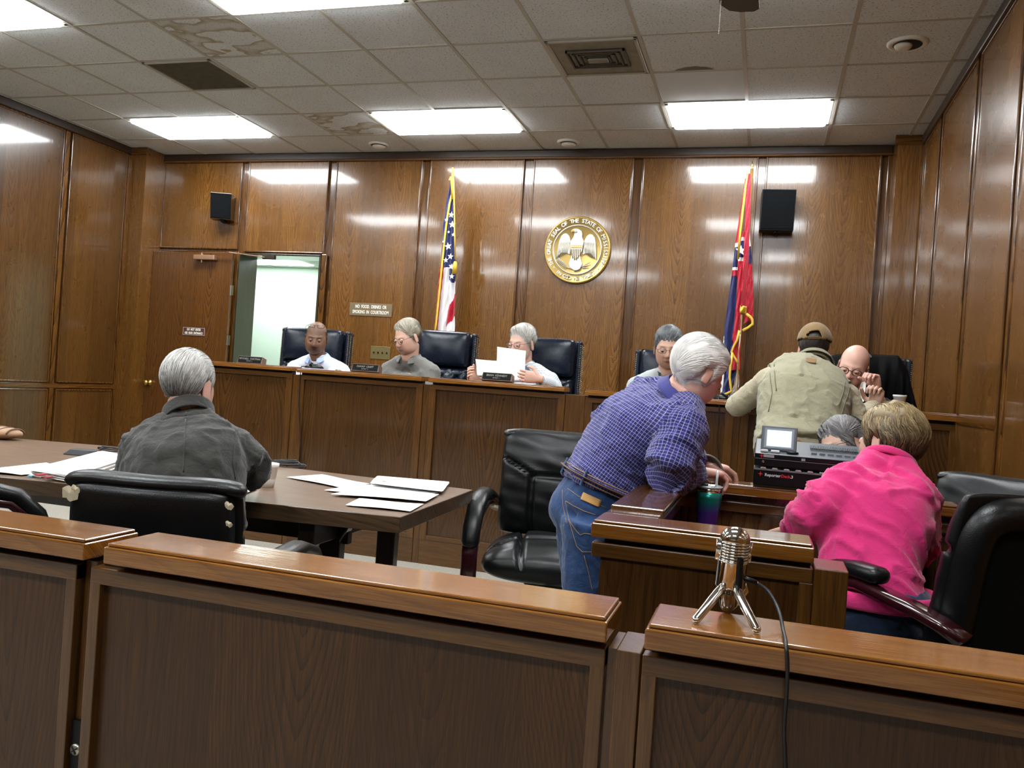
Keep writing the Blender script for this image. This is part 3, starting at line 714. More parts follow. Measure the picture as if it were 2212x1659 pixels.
def bez(pts, k=4):
    """smooth polyline through points (Catmull-Rom)"""
    P = [Vector(p) for p in pts]; out = []
    for i in range(len(P)-1):
        a, b_, c, d = P[max(i-1, 0)], P[i], P[i+1], P[min(i+2, len(P)-1)]
        for j in range(k):
            t = j/k; out.append(.5*((2*b_)+(c-a)*t+(2*a-5*b_+4*c-d)*t*t+(3*b_-a-3*c+d)*t**3))
    out.append(P[-1]); return out
def lerpl(v, k=4):
    o = []
    for a, c in zip(v, v[1:]):
        for j in range(k):
            t = j/k; t = t*t*(3-2*t)
            o.append(tuple(x+(y-x)*t for x, y in zip(a, c)) if isinstance(a, tuple) else a+(c-a)*t)
    o.append(v[-1]); return o
def folds(me, amp, scale, axes, seed_=0, ridge=1, big=0):
    """axes: list of (p, q, r, stretch) limbs; folds run across each limb axis where it bends, along it elsewhere"""
    nv = len(me.vertices); co = np.empty(nv*3); me.vertices.foreach_get('co', co); co = co.reshape(-1, 3); no = np.empty(nv*3); me.vertices.foreach_get('normal', no); no = no.reshape(-1, 3)
    A = np.array([a[0][:] for a in axes]); Bq = np.array([a[1][:] for a in axes]); Rr = np.array([a[2] for a in axes]); K = np.array([a[3] for a in axes])
    ab = Bq-A; L2 = (ab**2).sum(1)
    t = np.clip(((co[:, None]-A)*ab).sum(2)/L2, 0, 1); q = A+t[..., None]*ab; dist = np.sqrt(((co[:, None]-q)**2).sum(2))/Rr; j = dist.argmin(1)
    ax = (ab/np.sqrt(L2)[:, None])[j]; kk = K[j]
    al = (co*ax).sum(1); perp = co-al[:, None]*ax
    sc_ = co*0+perp*scale+ax*(al*scale*kk)[:, None]+seed_*3.7
    dsp = np.zeros(nv)
    sh = sc_.copy(); sh[:, 2] += .7*sc_[:, 0]
    for i in range(nv):
        p = Vector(sh[i]); v = mn.noise(p); v2 = mn.noise(p*1.9+Vector((5, 3, 1))); v3 = mn.noise(p*.6+Vector((1, 9, 4)))
        dsp[i] = .95*math.exp(-(v/.11)**2)*(.5+v3)*ridge + .45*math.exp(-(v2/.12)**2) - .45 + .5*v3
    if big: dsp = dsp + big*np.array([mn.noise(Vector(c)*4.5+Vector((seed_, 0, 0))) for c in co])
    co = co+no*(dsp*amp)[:, None]; me.vertices.foreach_set('co', co.ravel()); me.update(); return j
def limb_uv(me, axes, sides):
    """UV in metres: u around the limb, v along it, chosen per face"""
    nv = len(me.vertices); co = np.empty(nv*3); me.vertices.foreach_get('co', co); co = co.reshape(-1, 3)
    A = np.array([a[0][:] for a in axes]); Bq = np.array([a[1][:] for a in axes]); Rr = np.array([a[2] for a in axes])
    uv = me.uv_layers.new(name='cloth'); out = np.zeros(len(me.loops)*2)
    off = np.cumsum([0]+[float(np.linalg.norm(Bq[i]-A[i])) for i in range(len(axes))])
    for p in me.polygons:
        c = co[list(p.vertices)]; m = c.mean(0); ab = Bq-A; t = np.clip(((m-A)*ab).sum(1)/(ab**2).sum(1), 0, 1); q = A+t[:, None]*ab
        j = int((np.sqrt(((m-q)**2).sum(1))/Rr).argmin()); ax = ab[j]/np.linalg.norm(ab[j]); s = np.array(sides[j]); s = s-ax*(s@ax); s /= np.linalg.norm(s); u_ = np.cross(s, ax)
        th0 = math.atan2((m-A[j])@u_, (m-A[j])@s)
        for li, cc in zip(p.loop_indices, c):
            th = math.atan2((cc-A[j])@u_, (cc-A[j])@s); th = th0+((th-th0+PI) % (2*PI)-PI)
            out[2*li] = th*Rr[j]; out[2*li+1] = (cc-A[j])@ax+off[j]
    uv.data.foreach_set('uv', out)
def cloth(name, c, rough=.85, weave=900, var=.12, sheen=.2, check=None, c2=None, c3=None, cell=.012, bumpn=.25, seams=0):
    if name in _MC: return _MC[name]
    m, nt, b = mat(name); n = N(nt); _MC[name] = m; c = lin(c); co = n.coord()
    base = n.mix(n.noise(co, 6, 4), tuple(x*(1-var) for x in c), tuple(min(1, x*(1+var)) for x in c))
    if check:
        uv = n.sep(n.coord('UV')); c2_ = lin(c2)
        def stripe(x, per, w_, ph=0): f = n.math('FRACT', n.math('ADD', n.math('DIVIDE', x, per), ph)); return n.math('LESS_THAN', f, w_)
        a = stripe(uv[0], cell, check); bb = stripe(uv[1], cell, check)
        base = n.mix(n.math('MULTIPLY', n.math('ADD', a, bb), .5), base, c2_)
        if c3:
            a3 = stripe(uv[0], cell*2, .5, .3); b3 = stripe(uv[1], cell*2, .5, .3); base = n.mix(n.math('MULTIPLY', n.math('MULTIPLY', a3, b3), n.math('SUBTRACT', 1, n.math('MAXIMUM', a, bb))), base, lin(c3))
    nt.links.new(base, b.inputs['Base Color']); b.inputs['Roughness'].default_value = rough; b.inputs['Sheen Weight'].default_value = sheen; b.inputs['Specular IOR Level'].default_value = .25
    w_ = n.noise(co, weave, 2); f = n.noise(co, 30, 5, .6, dist=.8)
    nt.links.new(n.bump(f, bumpn, .012, n.bump(w_, .3, .001)), b.inputs['Normal'])
    return m
def hand_bm(b, W, d, nrm, s=1, curl=.5, thumb=1, spread=.12, cl=None):
    """wrist W, direction d, palm normal nrm, thumb side = thumb*(d x nrm)"""
    d = Vector(d).normalized(); nrm = Vector(nrm); nrm = (nrm-d*nrm.dot(d)).normalized(); sd = d.cross(nrm)*thumb
    loft(b, [W-d*.03*s, W, W+d*.03*s, W+d*.065*s, W+d*.085*s], [(.021*s, .016*s), (.026*s, .017*s), (.036*s, .016*s), (.04*s, .014*s), (.037*s, .011*s)], sd, 16)
    K = cl or (curl,)*4
    for i, (off, L, r) in enumerate(((.03, .072, .0088), (.0105, .08, .009), (-.0095, .075, .0086), (-.028, .06, .0076))):
        p = W+d*.078*s+sd*off*s; a = 0; dd = (d+sd*(off*spread*20)*.3).normalized(); pts = [p-dd*.02*s, p]; seg = [L*.45, L*.3, L*.25]
        for j, q in enumerate(seg):
            a += K[i]*(.9, 1.1, .7)[j]; v = dd*math.cos(a)+nrm*math.sin(a); p = p+v*q*s; pts.append(p)
        tube(b, pts, [r*s, r*s, r*.97*s, r*.9*s, r*.72*s], 10, up=nrm, round_cap=True)
    p = W+d*.018*s+sd*.028*s; pts = [W+sd*.012*s, p]; v = (d*.55+sd*.75+nrm*.25).normalized(); p = p+v*.036*s; pts.append(p); v = (d*.85+sd*.2+nrm*(.2+.5*curl)).normalized(); p = p+v*.03*s; pts.append(p); v = (d*.8-sd*.1+nrm*(.2+.7*curl)).normalized(); p = p+v*.022*s; pts.append(p)
    tube(b, pts, [.014*s, .0135*s, .0115*s, .0105*s, .008*s], 10, up=nrm, round_cap=True)
def merge_into(b, me, mi=0, tone=(0, .35, 0)):
    v = [x.co.copy() for x in me.vertices]; f = [tuple(p.vertices) for p in me.polygons]
    add_np(b, v, f, Matrix(), mi, [tone]*len(v)); bpy.data.meshes.remove(me)
M_eye = plain('eye_white', '#D8D2CC', .25); M_iris = plain('dark_iris', '#1E140E', .2)
def person(lab, root, J, hs, skin_m, shirt=None, pants=None, vox=.011, group=None, hands=(), scale=1.0, fold=(.005, 11), extra=(0, 0), legs=True, shirt_end=None, tw=1.0, td=1.0):
    """J: joints in world space: pel, waist, chest, sho (mid shoulders), neck, head M, sl/el/wl, sr/er/wr, hl/kl/al, hr/kr/ar"""
    t = tag(empty('person', root), lab, 'person', group); O = Vector(root)
    g = {k: (Vector(v)-O if isinstance(v, Vector) else v) for k, v in J.items()}
    ac = (g['sl']-g['sr']).normalized()                   # + towards own left
    Mh = Matrix.Translation(-O) @ J['M']
    hc = Mh @ Vector((0, .018, -.045)); nk = g['neck']
    def torso(b, gr, top=True):
        sp = bez([g['pel'].lerp(g['waist'], J.get('shirt_low', 0) if gr > 0 else 0), g['waist'], g['chest'], g['sho']-(g['sho']-g['chest']).normalized()*.02], 3)
        rd = lerpl([(.155*tw, .115*td), (.148*tw, .112*td), (.165*tw, .122*td), (.135*tw, .085*td)], 3)
        loft(b, sp, [(r[0]+gr, r[1]+gr) for r in rd], ac, 24, 2.4)
        for s_, e_ in (('sl', 'sr'), ('sr', 'sl')):       # trapezius slope from neck to shoulder
            loft(b, [nk*.92+g['sho']*.08, nk*.5+g[s_]*.5+Vector((0, 0, .0)), g[s_]], [(.055+gr, .05+gr), (.06+gr, .052+gr), (.06+gr, .055+gr)], (g['chest']-nk), 14)
            ball(b, g[s_], .062+gr)
            loft(b, [g[s_], g['chest']*.75+g[s_]*.25], [(.075+gr, .07+gr), (.10+gr, .095+gr)], (nk-g['chest']).cross(ac), 14)
    def arm(b, gr, S, E, W, wend=1.0):
        P = bez([g[S], g[S]*.5+g[E]*.5, g[E], g[E]*.5+g[W]*.5, g[E]*(1-wend)+g[W]*wend], 3)
        loft(b, P, [r+gr*k for r, k in zip(lerpl([.058, .050, .044, .040, .030], 3), lerpl([1., 1.1, 1.25, 1.2, 1.1], 3))], (nk-g['chest']).cross(ac)+Vector((.01, .02, .03)), 16, 2.0)
    def leg(b, gr, Hh, K, A):
        P = bez([g[Hh], g[Hh]*.5+g[K]*.5, g[K], g[K]*.5+g[A]*.5, g[A]], 3)
        loft(b, P, [r+gr for r in lerpl([.092, .078, .06, .055, .04], 3)], ac, 16, 2.0)
    b = B(); torso(b, -.012)
    loft(b, [nk*.8+g['sho']*.2, nk, hc], [(.068, .062), (.060, .060), (.056, .059)], ac, 16, 2)
    for S, E, W in (('sl', 'el', 'wl'), ('sr', 'er', 'wr')):
        if S in g and E in g: arm(b, -.010, S, E, W)
    if legs:
        ball(b, g['pel'], (.13*tw, .11, .10))
        for Hh, K, A in (('hl', 'kl', 'al'), ('hr', 'kr', 'ar')):
            leg(b, -.008, Hh, K, A); dd = Vector(J.get('fwd', (0, -1, 0)))
            loft(b, [g[A]-dd*.05, g[A]+dd*.08-V(0, 0, .02), g[A]+dd*.18-V(0, 0, .035)], [.04, .04, .028], ac, 12)
    me = remesh(b, .013, 2)
    bb = B(); merge_into(bb, me, 0)
    head_mesh(bb, Mh, hs)
    for hh in hands:
        hb = B(); a = dict(hh); W = Vector(a.pop('W'))-O; hand_bm(hb, W, a.pop('d'), a.pop('n'), **a); merge_into(bb, remesh(hb, .0028, 1), 0, (0, .25, 0))
    me = bpy.data.meshes.new('body'); bmesh.ops.recalc_face_normals(bb, faces=bb.faces); bb.to_mesh(me); bb.free()
    obj('body', me, [skin_m, M_eye, M_iris], t, smooth=True)
    axes = [(g['pel'], g['waist'], .16, 1.5), (g['waist'], g['chest'], .17, 1.25), (g['chest'], nk, .15, .9)]; sides = [ac]*3
    for S, E, W in (('sl', 'el', 'wl'), ('sr', 'er', 'wr')):
        if E in g: axes += [(g[S], g[E], .062, 1.7), (g[E], g[W], .052, 1.7)]; sides += [ac.cross(g[E]-g[S]), ac.cross(g[W]-g[E])]
    out = {'t': t, 'Mh': Mh, 'g': g, 'O': O, 'ac': ac}
    if shirt:
        b = B(); torso(b, .006+extra[0])
        for (S, E, W), we in zip((('sl', 'el', 'wl'), ('sr', 'er', 'wr')), (shirt_end or (.95, .95))):
            if E in g: arm(b, .008+extra[1], S, E, W, we)
        me = remesh(b, vox, 3); folds(me, fold[0], fold[1], axes, seed_=len(lab) % 17, big=.8)
        if shirt.name in CHECKS: limb_uv(me, axes, sides)
        out['shirt'] = obj(J.get('top_name', 'shirt'), me, shirt, t, smooth=True)
    if pants and legs:
        b = B(); ball(b, g['pel']*.6+(g['hl']+g['hr'])*.2, (.15*tw, .12*td, .12)); loft(b, [g['pel'].lerp(g['waist'], J.get('pants_top', .6)), g['pel'], (g['hl']+g['hr'])*.5], [(.15*tw, .115*td), (.165*tw, .128*td), (.155, .115)], ac, 20)
        leg(b, J.get('pgr', .012), 'hl', 'kl', 'al'); leg(b, J.get('pgr', .012), 'hr', 'kr', 'ar')
        me = remesh(b, vox, 3); folds(me, .005, 10, [(g['pel'], g['pel']+V(0, 0, .1), .15, 1), (g['hl'], g['kl'], .09, 1.4), (g['kl'], g['al'], .07, 1.6), (g['hr'], g['kr'], .09, 1.4), (g['kr'], g['ar'], .07, 1.6)], seed_=5)
        out['pants'] = obj('trousers', me, pants, t, smooth=True)
        for A in ('al', 'ar'):
            dd = Vector(J.get('fwd', (0, -1, 0))); b = B(); a = g[A]
            loft(b, [a-dd*.07-V(0, 0, .03), a-V(0, 0, .02), a+dd*.09-V(0, 0, .035), a+dd*.19-V(0, 0, .05), a+dd*.215-V(0, 0, .055)], [(.035, .035), (.042, .045), (.046, .035), (.042, .022), (.03, .012)], ac, 14); obj('shoe', b, plain('black_shoe_leather', '#120E0C', .4), t, smooth=True)
    return out
CHECKS = set()
def collar(P, m, r=.068, h=.038, open_=28, name='collar', drop=.0, flare=.014, tilt=None, standing=False):
    """shirt collar around the neck, opening towards the face side"""
    g, Mh = P['g'], P['Mh']; nk = g['neck']; ax = ((Mh @ Vector((0, .02, -.05)))-nk).normalized(); ax = (ax*.6+(nk-g['chest']).normalized()*.4).normalized()
    s = P['ac']; f = s.cross(ax).normalized(); fd = (Mh.to_3x3() @ Vector((0, -1, 0))); 
    if f.dot(fd) < 0: f = -f
    s = s-ax*s.dot(ax); s.normalize(); b = B(); c = nk-ax*.005
    def fn(u, v):
        a = R_(open_)+u*(2*PI-2*R_(open_)); fr = math.cos(a)
        rr = r*(1+(0 if standing else 0)); zz = h*(v if standing else math.sin(min(v*1.6, 1)*PI/2))
        out_ = (0 if standing else max(0, v-.5)*2*flare*1.6); dn = 0 if standing else max(0, v-.5)*2*h*(.9+.15*max(0, fr))
        q = c+f*(math.cos(a)*(rr*.98+out_))+s*(math.sin(a)*(rr+out_))+ax*(zz-dn-drop+.012*(1-math.cos(a))*.5-.02*max(0, fr)); return q
    grid(b, fn, 40, 8); o = obj(name, b, m, P['t'], smooth=True, solid=.003); return o
def glasses(P, m, w=.066, y=-.098, z=.004, up=False, lens=True, th=.0013, hh=.017):
    Mh = P['Mh']; t = P['t']; b = B()
    Mg = Mh @ (Matrix.Translation((0, -.06, .085)) @ Matrix.Rotation(R_(-62), 4, 'X') @ Matrix.Translation((0, .085, 0)) if up else Matrix())
    if up: Mg = Mh @ Matrix.Rotation(R_(-58), 4, 'X') @ Matrix.Translation((0, -.026, .0))
    for s in (-1, 1):
        pts = [Mg @ Vector((s*.033+.0235*math.copysign(abs(math.cos(a))**.75, math.cos(a)), y+.004*abs(math.cos(a)), z+hh*math.copysign(abs(math.sin(a))**.75, math.sin(a)))) for a in [2*PI*k/24 for k in range(25)]]
        tube(b, pts, th, 6, cap=False)
        tube(b, [Mg @ Vector((s*.057, y+.004, z+.008)), Mg @ Vector((s*.075, y+.02, z+.010)), Mg @ Vector((s*.081, .0, z+.006)), Mg @ Vector((s*.081, .02, z-.012))], th*.9, 6)
    tube(b, [Mg @ Vector((-.0095, y, z+.004)), Mg @ Vector((0, y-.003, z+.007)), Mg @ Vector((.0095, y, z+.004))], th, 6)
    o = obj('glasses', b, m, t, smooth=True)
    if lens:
        lb = B()
        for s in (-1, 1):
            vs = [lb.verts.new(Mg @ Vector((s*.033+.0225*math.copysign(abs(math.cos(a))**.75, math.cos(a)), y+.003, z+(hh-.001)*math.copysign(abs(math.sin(a))**.75, math.sin(a))))) for a in [2*PI*k/24 for k in range(24)]]; lb.faces.new(vs)
        gm = _MC.get('lens_glass')
        if not gm:
            gm, nt, bs = mat('lens_glass'); _MC['lens_glass'] = gm; n = N(nt)
            tr = n.n('ShaderNodeBsdfTransparent'); gl = n.n('ShaderNodeBsdfGlossy'); gl.inputs['Roughness'].default_value = .05; mx = n.n('ShaderNodeMixShader'); mx.inputs[0].default_value = .14
            nt.links.new(tr.outputs[0], mx.inputs[1]); nt.links.new(gl.outputs[0], mx.inputs[2]); nt.links.new(mx.outputs[0], nt.nodes['Material Output'].inputs[0])
        obj('lens', lb, gm, o)
    return o

from mathutils.bvhtree import BVHTree
def snapper(P, key):
    """drop points seen in the photo onto a built garment, to run seams and stitches over its real surface"""
    o = P[key]; me = o.data; tr = BVHTree.FromPolygons([v.co[:] for v in me.vertices], [tuple(p.vertices) for p in me.polygons]); O = P['O']
    def f(x, y, off=.0012):
        h = tr.ray_cast(EYE-O, ray(x, y).normalized()); 
        if h[0] is None: return None
        nn = h[1] if h[1].dot(ray(x, y)) < 0 else -h[1]
        return h[0]+nn*off
    return f
def seam(P, key, pts, r=.0012, m=None, name='seam', k=5, off=.0008):
    f = snapper(P, key) if not callable(key) else key; q = []
    for i in range(len(pts)-1):
        for j in range(k): t = j/k; q.append((pts[i][0]*(1-t)+pts[i+1][0]*t, pts[i][1]*(1-t)+pts[i+1][1]*t))
    q.append(pts[-1]); w_ = [f(x, y, off) for x, y in q]; w_ = [v for v in w_ if v is not None]
    if len(w_) < 2: return
    runs = [[w_[0]]]
    for a in w_[1:]:
        if (a-runs[-1][-1]).length < .05: runs[-1].append(a)
        else: runs.append([a])
    for rr in runs:
        if len(rr) > 1: b = B(); tube(b, rr, r, 6); obj(name, b, m, P['t'], smooth=True)
def patch(P, key, quad, m, name='patch', nu=8, nv=8, off=.003, solid=.002):
    f = snapper(P, key); b = B(); bad = []
    def fn(u, v):
        x = (quad[0][0]*(1-u)+quad[1][0]*u)*(1-v)+(quad[3][0]*(1-u)+quad[2][0]*u)*v; y = (quad[0][1]*(1-u)+quad[1][1]*u)*(1-v)+(quad[3][1]*(1-u)+quad[2][1]*u)*v
        p = f(x, y, off)
        if p is None: bad.append(1); return Vector((0, 0, 0))
        return p
    grid(b, fn, nu, nv)
    if bad: b.free(); print('patch missed', name); return
    return obj(name, b, m, P['t'], smooth=True, solid=solid)
# ================================================================== CHAIRS
def leather(name, col, rough=.32, wr=.18):
    if name in _MC: return _MC[name]
    m, nt, b = mat(name); n = N(nt); _MC[name] = m; co = n.coord(); c = lin(col)
    nt.links.new(n.mix(n.noise(co, 5, 3), c, tuple(min(1, x*1.5+.002) for x in c)), b.inputs['Base Color'])
    nt.links.new(n.math('ADD', rough-.06, n.math('MULTIPLY', n.noise(co, 9, 4), .16)), b.inputs['Roughness'])
    g = n.n('ShaderNodeTexVoronoi'); n.put(g.inputs['Vector'], co); g.inputs['Scale'].default_value = 330
    b1 = n.bump(g.outputs['Distance'], .12, .002); b2 = n.bump(n.noise(co, 7, 3, .5, dist=.6), wr, .012, b1)
    nt.links.new(b2, b.inputs['Normal']); b.inputs['Specular IOR Level'].default_value = .34
    return m
M_blk = leather('black_leather', '#08090A', .33); M_blu = leather('navy_leather', '#0A1220', .25, .12)
M_mahog = plain('mahogany_gloss', '#2A0A10', .18, coat=.8); M_plast = plain('black_plastic', '#070708', .4, spec=.3); M_nail = plain('brass_nail', '#B9AE92', .3, 1)
M_cream = plain('torn_backing', '#C9BFA3', .9, var=.2)
def pad(W, H, D, groove=None, c=.06, p=3.2, nu=30, nv=34, M=None, bend=0, back=.5, crown=0, wr=0, b=None):
    """upholstered pad in the xz plane, front towards -y; groove(u, v) -> depth 0..1"""
    b = b or B()
    def side(sg):
        def fn(a, e):
            u, v = 2*a-1, 2*e-1
            u = math.copysign(abs(u)**.8, u); v = math.copysign(abs(v)**.8, v)
            t = max(0, 1-abs(u)**p)**(1/p)*max(0, 1-abs(v)**p)**(1/p)
            x = W/2*u*(1-c*abs(v)**6); z = H/2*v*(1-c*abs(u)**6)
            d = D*t
            if sg < 0:
                if groove: d -= D*.55*groove(u, v)*min(1, t*2)
                d += crown*t*(1-u*u)*(1-v*v)
                if wr: d += wr*t*(math.sin(u*7+v*3+W*9)*math.sin(v*11+u*2)+.5*math.sin(v*23+u*5))
            else: d *= back
            q = Vector((x, sg*d + bend*u*u, z)); return M @ q if M else q
        return fn
    grid(b, side(-1), nu, nv); grid(b, side(1), nu, nv)
    bmesh.ops.remove_doubles(b, verts=b.verts, dist=1e-4); return b
G = lambda d, w: math.exp(-(d/w)**2)
def exec_chair(lab, loc, rz, group, rear='plain', tear=None, bw=.54, bh=.66, arms=(1, 1), seat_h=.5, arm_drop=0, armz=.68, name='office_chair', tilt=8, armf=.0):
    t = tag(empty(name, loc, rz), lab, 'chair', group)
    # local: forward = -y, x to the side
    Mb = Matrix.Translation((0, .25, seat_h+.02+bh/2)) @ Matrix.Rotation(-R_(tilt), 4, 'X')
    def gb(u, v):
        g = 0; yv = .08+.0*u
        diag = v-(.12+max(0, abs(u)-.42)*.62)
        g = max(g, G(diag, .03) if abs(u) > .4 else G(v-.12, .03))
        if v < .14: g = max(g, G(abs(u)-.44-.02*v, .028))
        return g
    obj('backrest', pad(bw, bh, .075, gb, M=Mb, bend=-.035, crown=.02, nu=44, nv=50, wr=.003, back=.1, c=.05), M_blk, t, smooth=True)
    if rear == 'plain':
        obj('back_panel', pad(bw-.02, bh-.02, .03, M=Mb @ Matrix.Translation((0, .022, -.005)) @ Matrix.Rotation(PI, 4, 'Z'), bend=.035, c=.05, p=6, nu=26, nv=26), M_blk, t, smooth=True)
        obj('top_roll', (lambda b: (tube(b, [Mb @ Vector((bw*.47*q, -.0-.035*q*q, bh*.465-.012*q**6)) for q in [i/8-1 for i in range(17)]], (.036, .020), 14, round_cap=True), b)[1])(B()), M_blk, t, smooth=True)
    else:
        obj('back_panel', pad(bw-.14, bh-.14, .012, M=Mb @ Matrix.Translation((0, .012, -.01)) @ Matrix.Rotation(PI, 4, 'Z'), bend=.03, c=.04, p=8, nu=20, nv=20), plain('black_back_cloth', '#0A0D0D', .85, spec=.15, bump=(300, .3)), t, smooth=True)
        rb = B(); pts = []
        for a in range(0, 361, 6):
            ca, sa = math.cos(R_(a)), math.sin(R_(a)); u = math.copysign(abs(ca)**.35, ca); v = math.copysign(abs(sa)**.35, sa)
            pts.append(Mb @ Vector(((bw/2-.045)*u, -.035*u*u+.012, (bh/2-.045)*v)))
        tube(rb, pts, (.042, .048), 12, cap=False); obj('back_bolster', rb, M_blk, t, smooth=True)
    if tear:
        for (u, v, s) in tear:
            tb = B(); c = Mb @ Vector((u*bw/2, .028, v*bh/2)); vs = []
            for k in range(14):
                a = 2*PI*k/14; r = s*(.75+random.random()*.3)*(1+.35*math.sin(2*a+1)); vs.append(tb.verts.new(c + Vector((r*math.cos(a)*.8, .006+.001*math.sin(a*3), r*math.sin(a)*1.1))))
            cc = tb.verts.new(c+Vector((0, .008, 0)))
            for k in range(14): tb.faces.new((vs[k], vs[(k+1) % 14], cc))
            tag(obj('torn_patch', tb, M_cream, t), 'cream backing showing where the leather has torn')
    Ms = Matrix.Translation((0, -.02, seat_h-.02)) @ Matrix.Rotation(-PI/2+R_(4), 4, 'X')
    def gs(u, v):
        g = max(G(abs(u)-.46+.05*v, .03) , G(v-(.18+.12*u*u*0), .035) if abs(u) < .5 else G(v-(.18+(abs(u)-.5)*.7), .03))
        return g
    sb = B()
    Ms = Matrix.Translation((0, -.02, seat_h-.03)) @ Matrix(((1, 0, 0, 0), (0, 0, -1, 0), (0, -1, 0, 0), (0, 0, 0, 1)))   # pad front -> up, pad z -> -y
    obj('seat', pad(bw+.02, .52, .085, gs, M=Ms, crown=.02, nu=44, nv=44, back=.9, wr=.003, c=.1, p=2.6), M_blk, t, smooth=True)
    for s, on in zip((-1, 1), arms):
        if not on: continue
        a = empty('arm', (0, 0, 0), 0, t); x = s*(bw/2+.045)
        z1 = armz
        P = [(x*.93, .27, z1-.05), (x, .2, z1-.01), (x, .08, z1+.015), (x, -.06, z1+.012), (x, -.17, z1-.02), (x, -.235, z1-.085), (x, -.255, z1-.14)]
        ab = B(); tube(ab, P[:7] if not armf else [(x, .05, z1+.016), (x, -.02, z1+.016), (x, -.09, z1+.006), (x, -.16, z1-.016)], (.036, .024), 14, sup=2.6, round_cap=True); obj('arm_pad', ab, M_blk, a, smooth=True)
        wb_ = B(); tube(wb_, [(x*.9, .31, z1-.08), (x*.95, .25, z1-.055), (x, .17, z1-.035), (x, .0, z1-.02), (x, -.15, z1-.045), (x, -.235, z1-.12), (x, -.255, z1-.2), (x, -.25, z1-.32), (x*.98, -.22, z1-.42), (x*.8, -.12, z1-.46), (x*.5, -.03, z1-.47)], (.032, .016), 14, sup=4)
        obj('arm_frame', wb_, M_mahog, a, smooth=True)
        if s*arm_drop > 0:
            k_ = B(); lathe(k_, [(.008, 0), (.008, .003), (0, .004)], 12, Matrix.Translation((x+s*.034, .25, z1-.045)) @ Matrix.Rotation(s*PI/2, 4, 'Y')); obj('bolt', k_, M_nail, a)
    cb_ = B(); lathe(cb_, [(.05, .04), (.05, .1), (.028, .12), (.028, .3), (.1, .34), (.12, .40)], 18); box(cb_, (-.09, -.14, .36), (.09, .14, .40)); obj('gas_column', cb_, M_plast, t)
    for k in range(5):
        an = 2*PI*k/5+.3; d = Vector((math.cos(an), math.sin(an), 0)); l = B()
        tube(l, [d*.04+Vector((0, 0, .11)), d*.2+Vector((0, 0, .1)), d*.3+Vector((0, 0, .075))], [(.028, .02), (.024, .016), (.016, .012)], 10); e = obj('base_leg', l, M_plast, t)
        wl = B(); q = d.cross(Vector((0, 0, 1)))
        for sg in (-1, 1): tube(wl, [d*.3+q*sg*.006+Vector((0, 0, .03)), d*.3+q*sg*.024+Vector((0, 0, .03))], .03, 14)
        obj('caster', wl, M_plast, e)
    return t
c_ = onD(1168, 1190, 3.42)
exec_chair('empty black leather executive chair facing the camera, between table and leaning man', (c_.x+.02, c_.y+.1, 0), R_(10), 'black leather executive chairs', bw=.52, bh=.47, seat_h=.5, armz=.70)
c_ = onD(352, 1110, 2.12)
exec_chair('black leather chair with torn top corner, back to camera behind the rail', (c_.x, c_.y+.14, 0), PI+R_(13), 'black leather executive chairs', tear=((.84, .80, .022), (.77, .84, .012), (-.96, .80, .012), (-.97, .62, .009)), bw=.425, bh=.48, seat_h=.42, armz=.69, tilt=6)
ca_ = onD(138, 1112, 2.3)
exec_chair('black chair at far left of which one curved padded arm shows', (ca_.x-.387, ca_.y, 0), R_(140), 'black leather executive chairs', bw=.5, bh=.5, seat_h=.45, armz=.735)
cr_ = onD(2225, 1250, 2.15)
exec_chair('large black leather chair at the right edge that the pink-shirted woman sits on', (cr_.x-.143, cr_.y+.205, 0), PI+R_(36), 'black leather executive chairs', rear='bolster', bw=.52, bh=.56, seat_h=.43, armz=.735, arm_drop=-1, arms=(1, 1), armf=1, tilt=10)
exec_chair('black chair mostly hidden behind the woman in pink', (.72, 3.35, 0), R_(-40), 'black leather executive chairs', bw=.5, bh=.5, seat_h=.45, armz=.6)
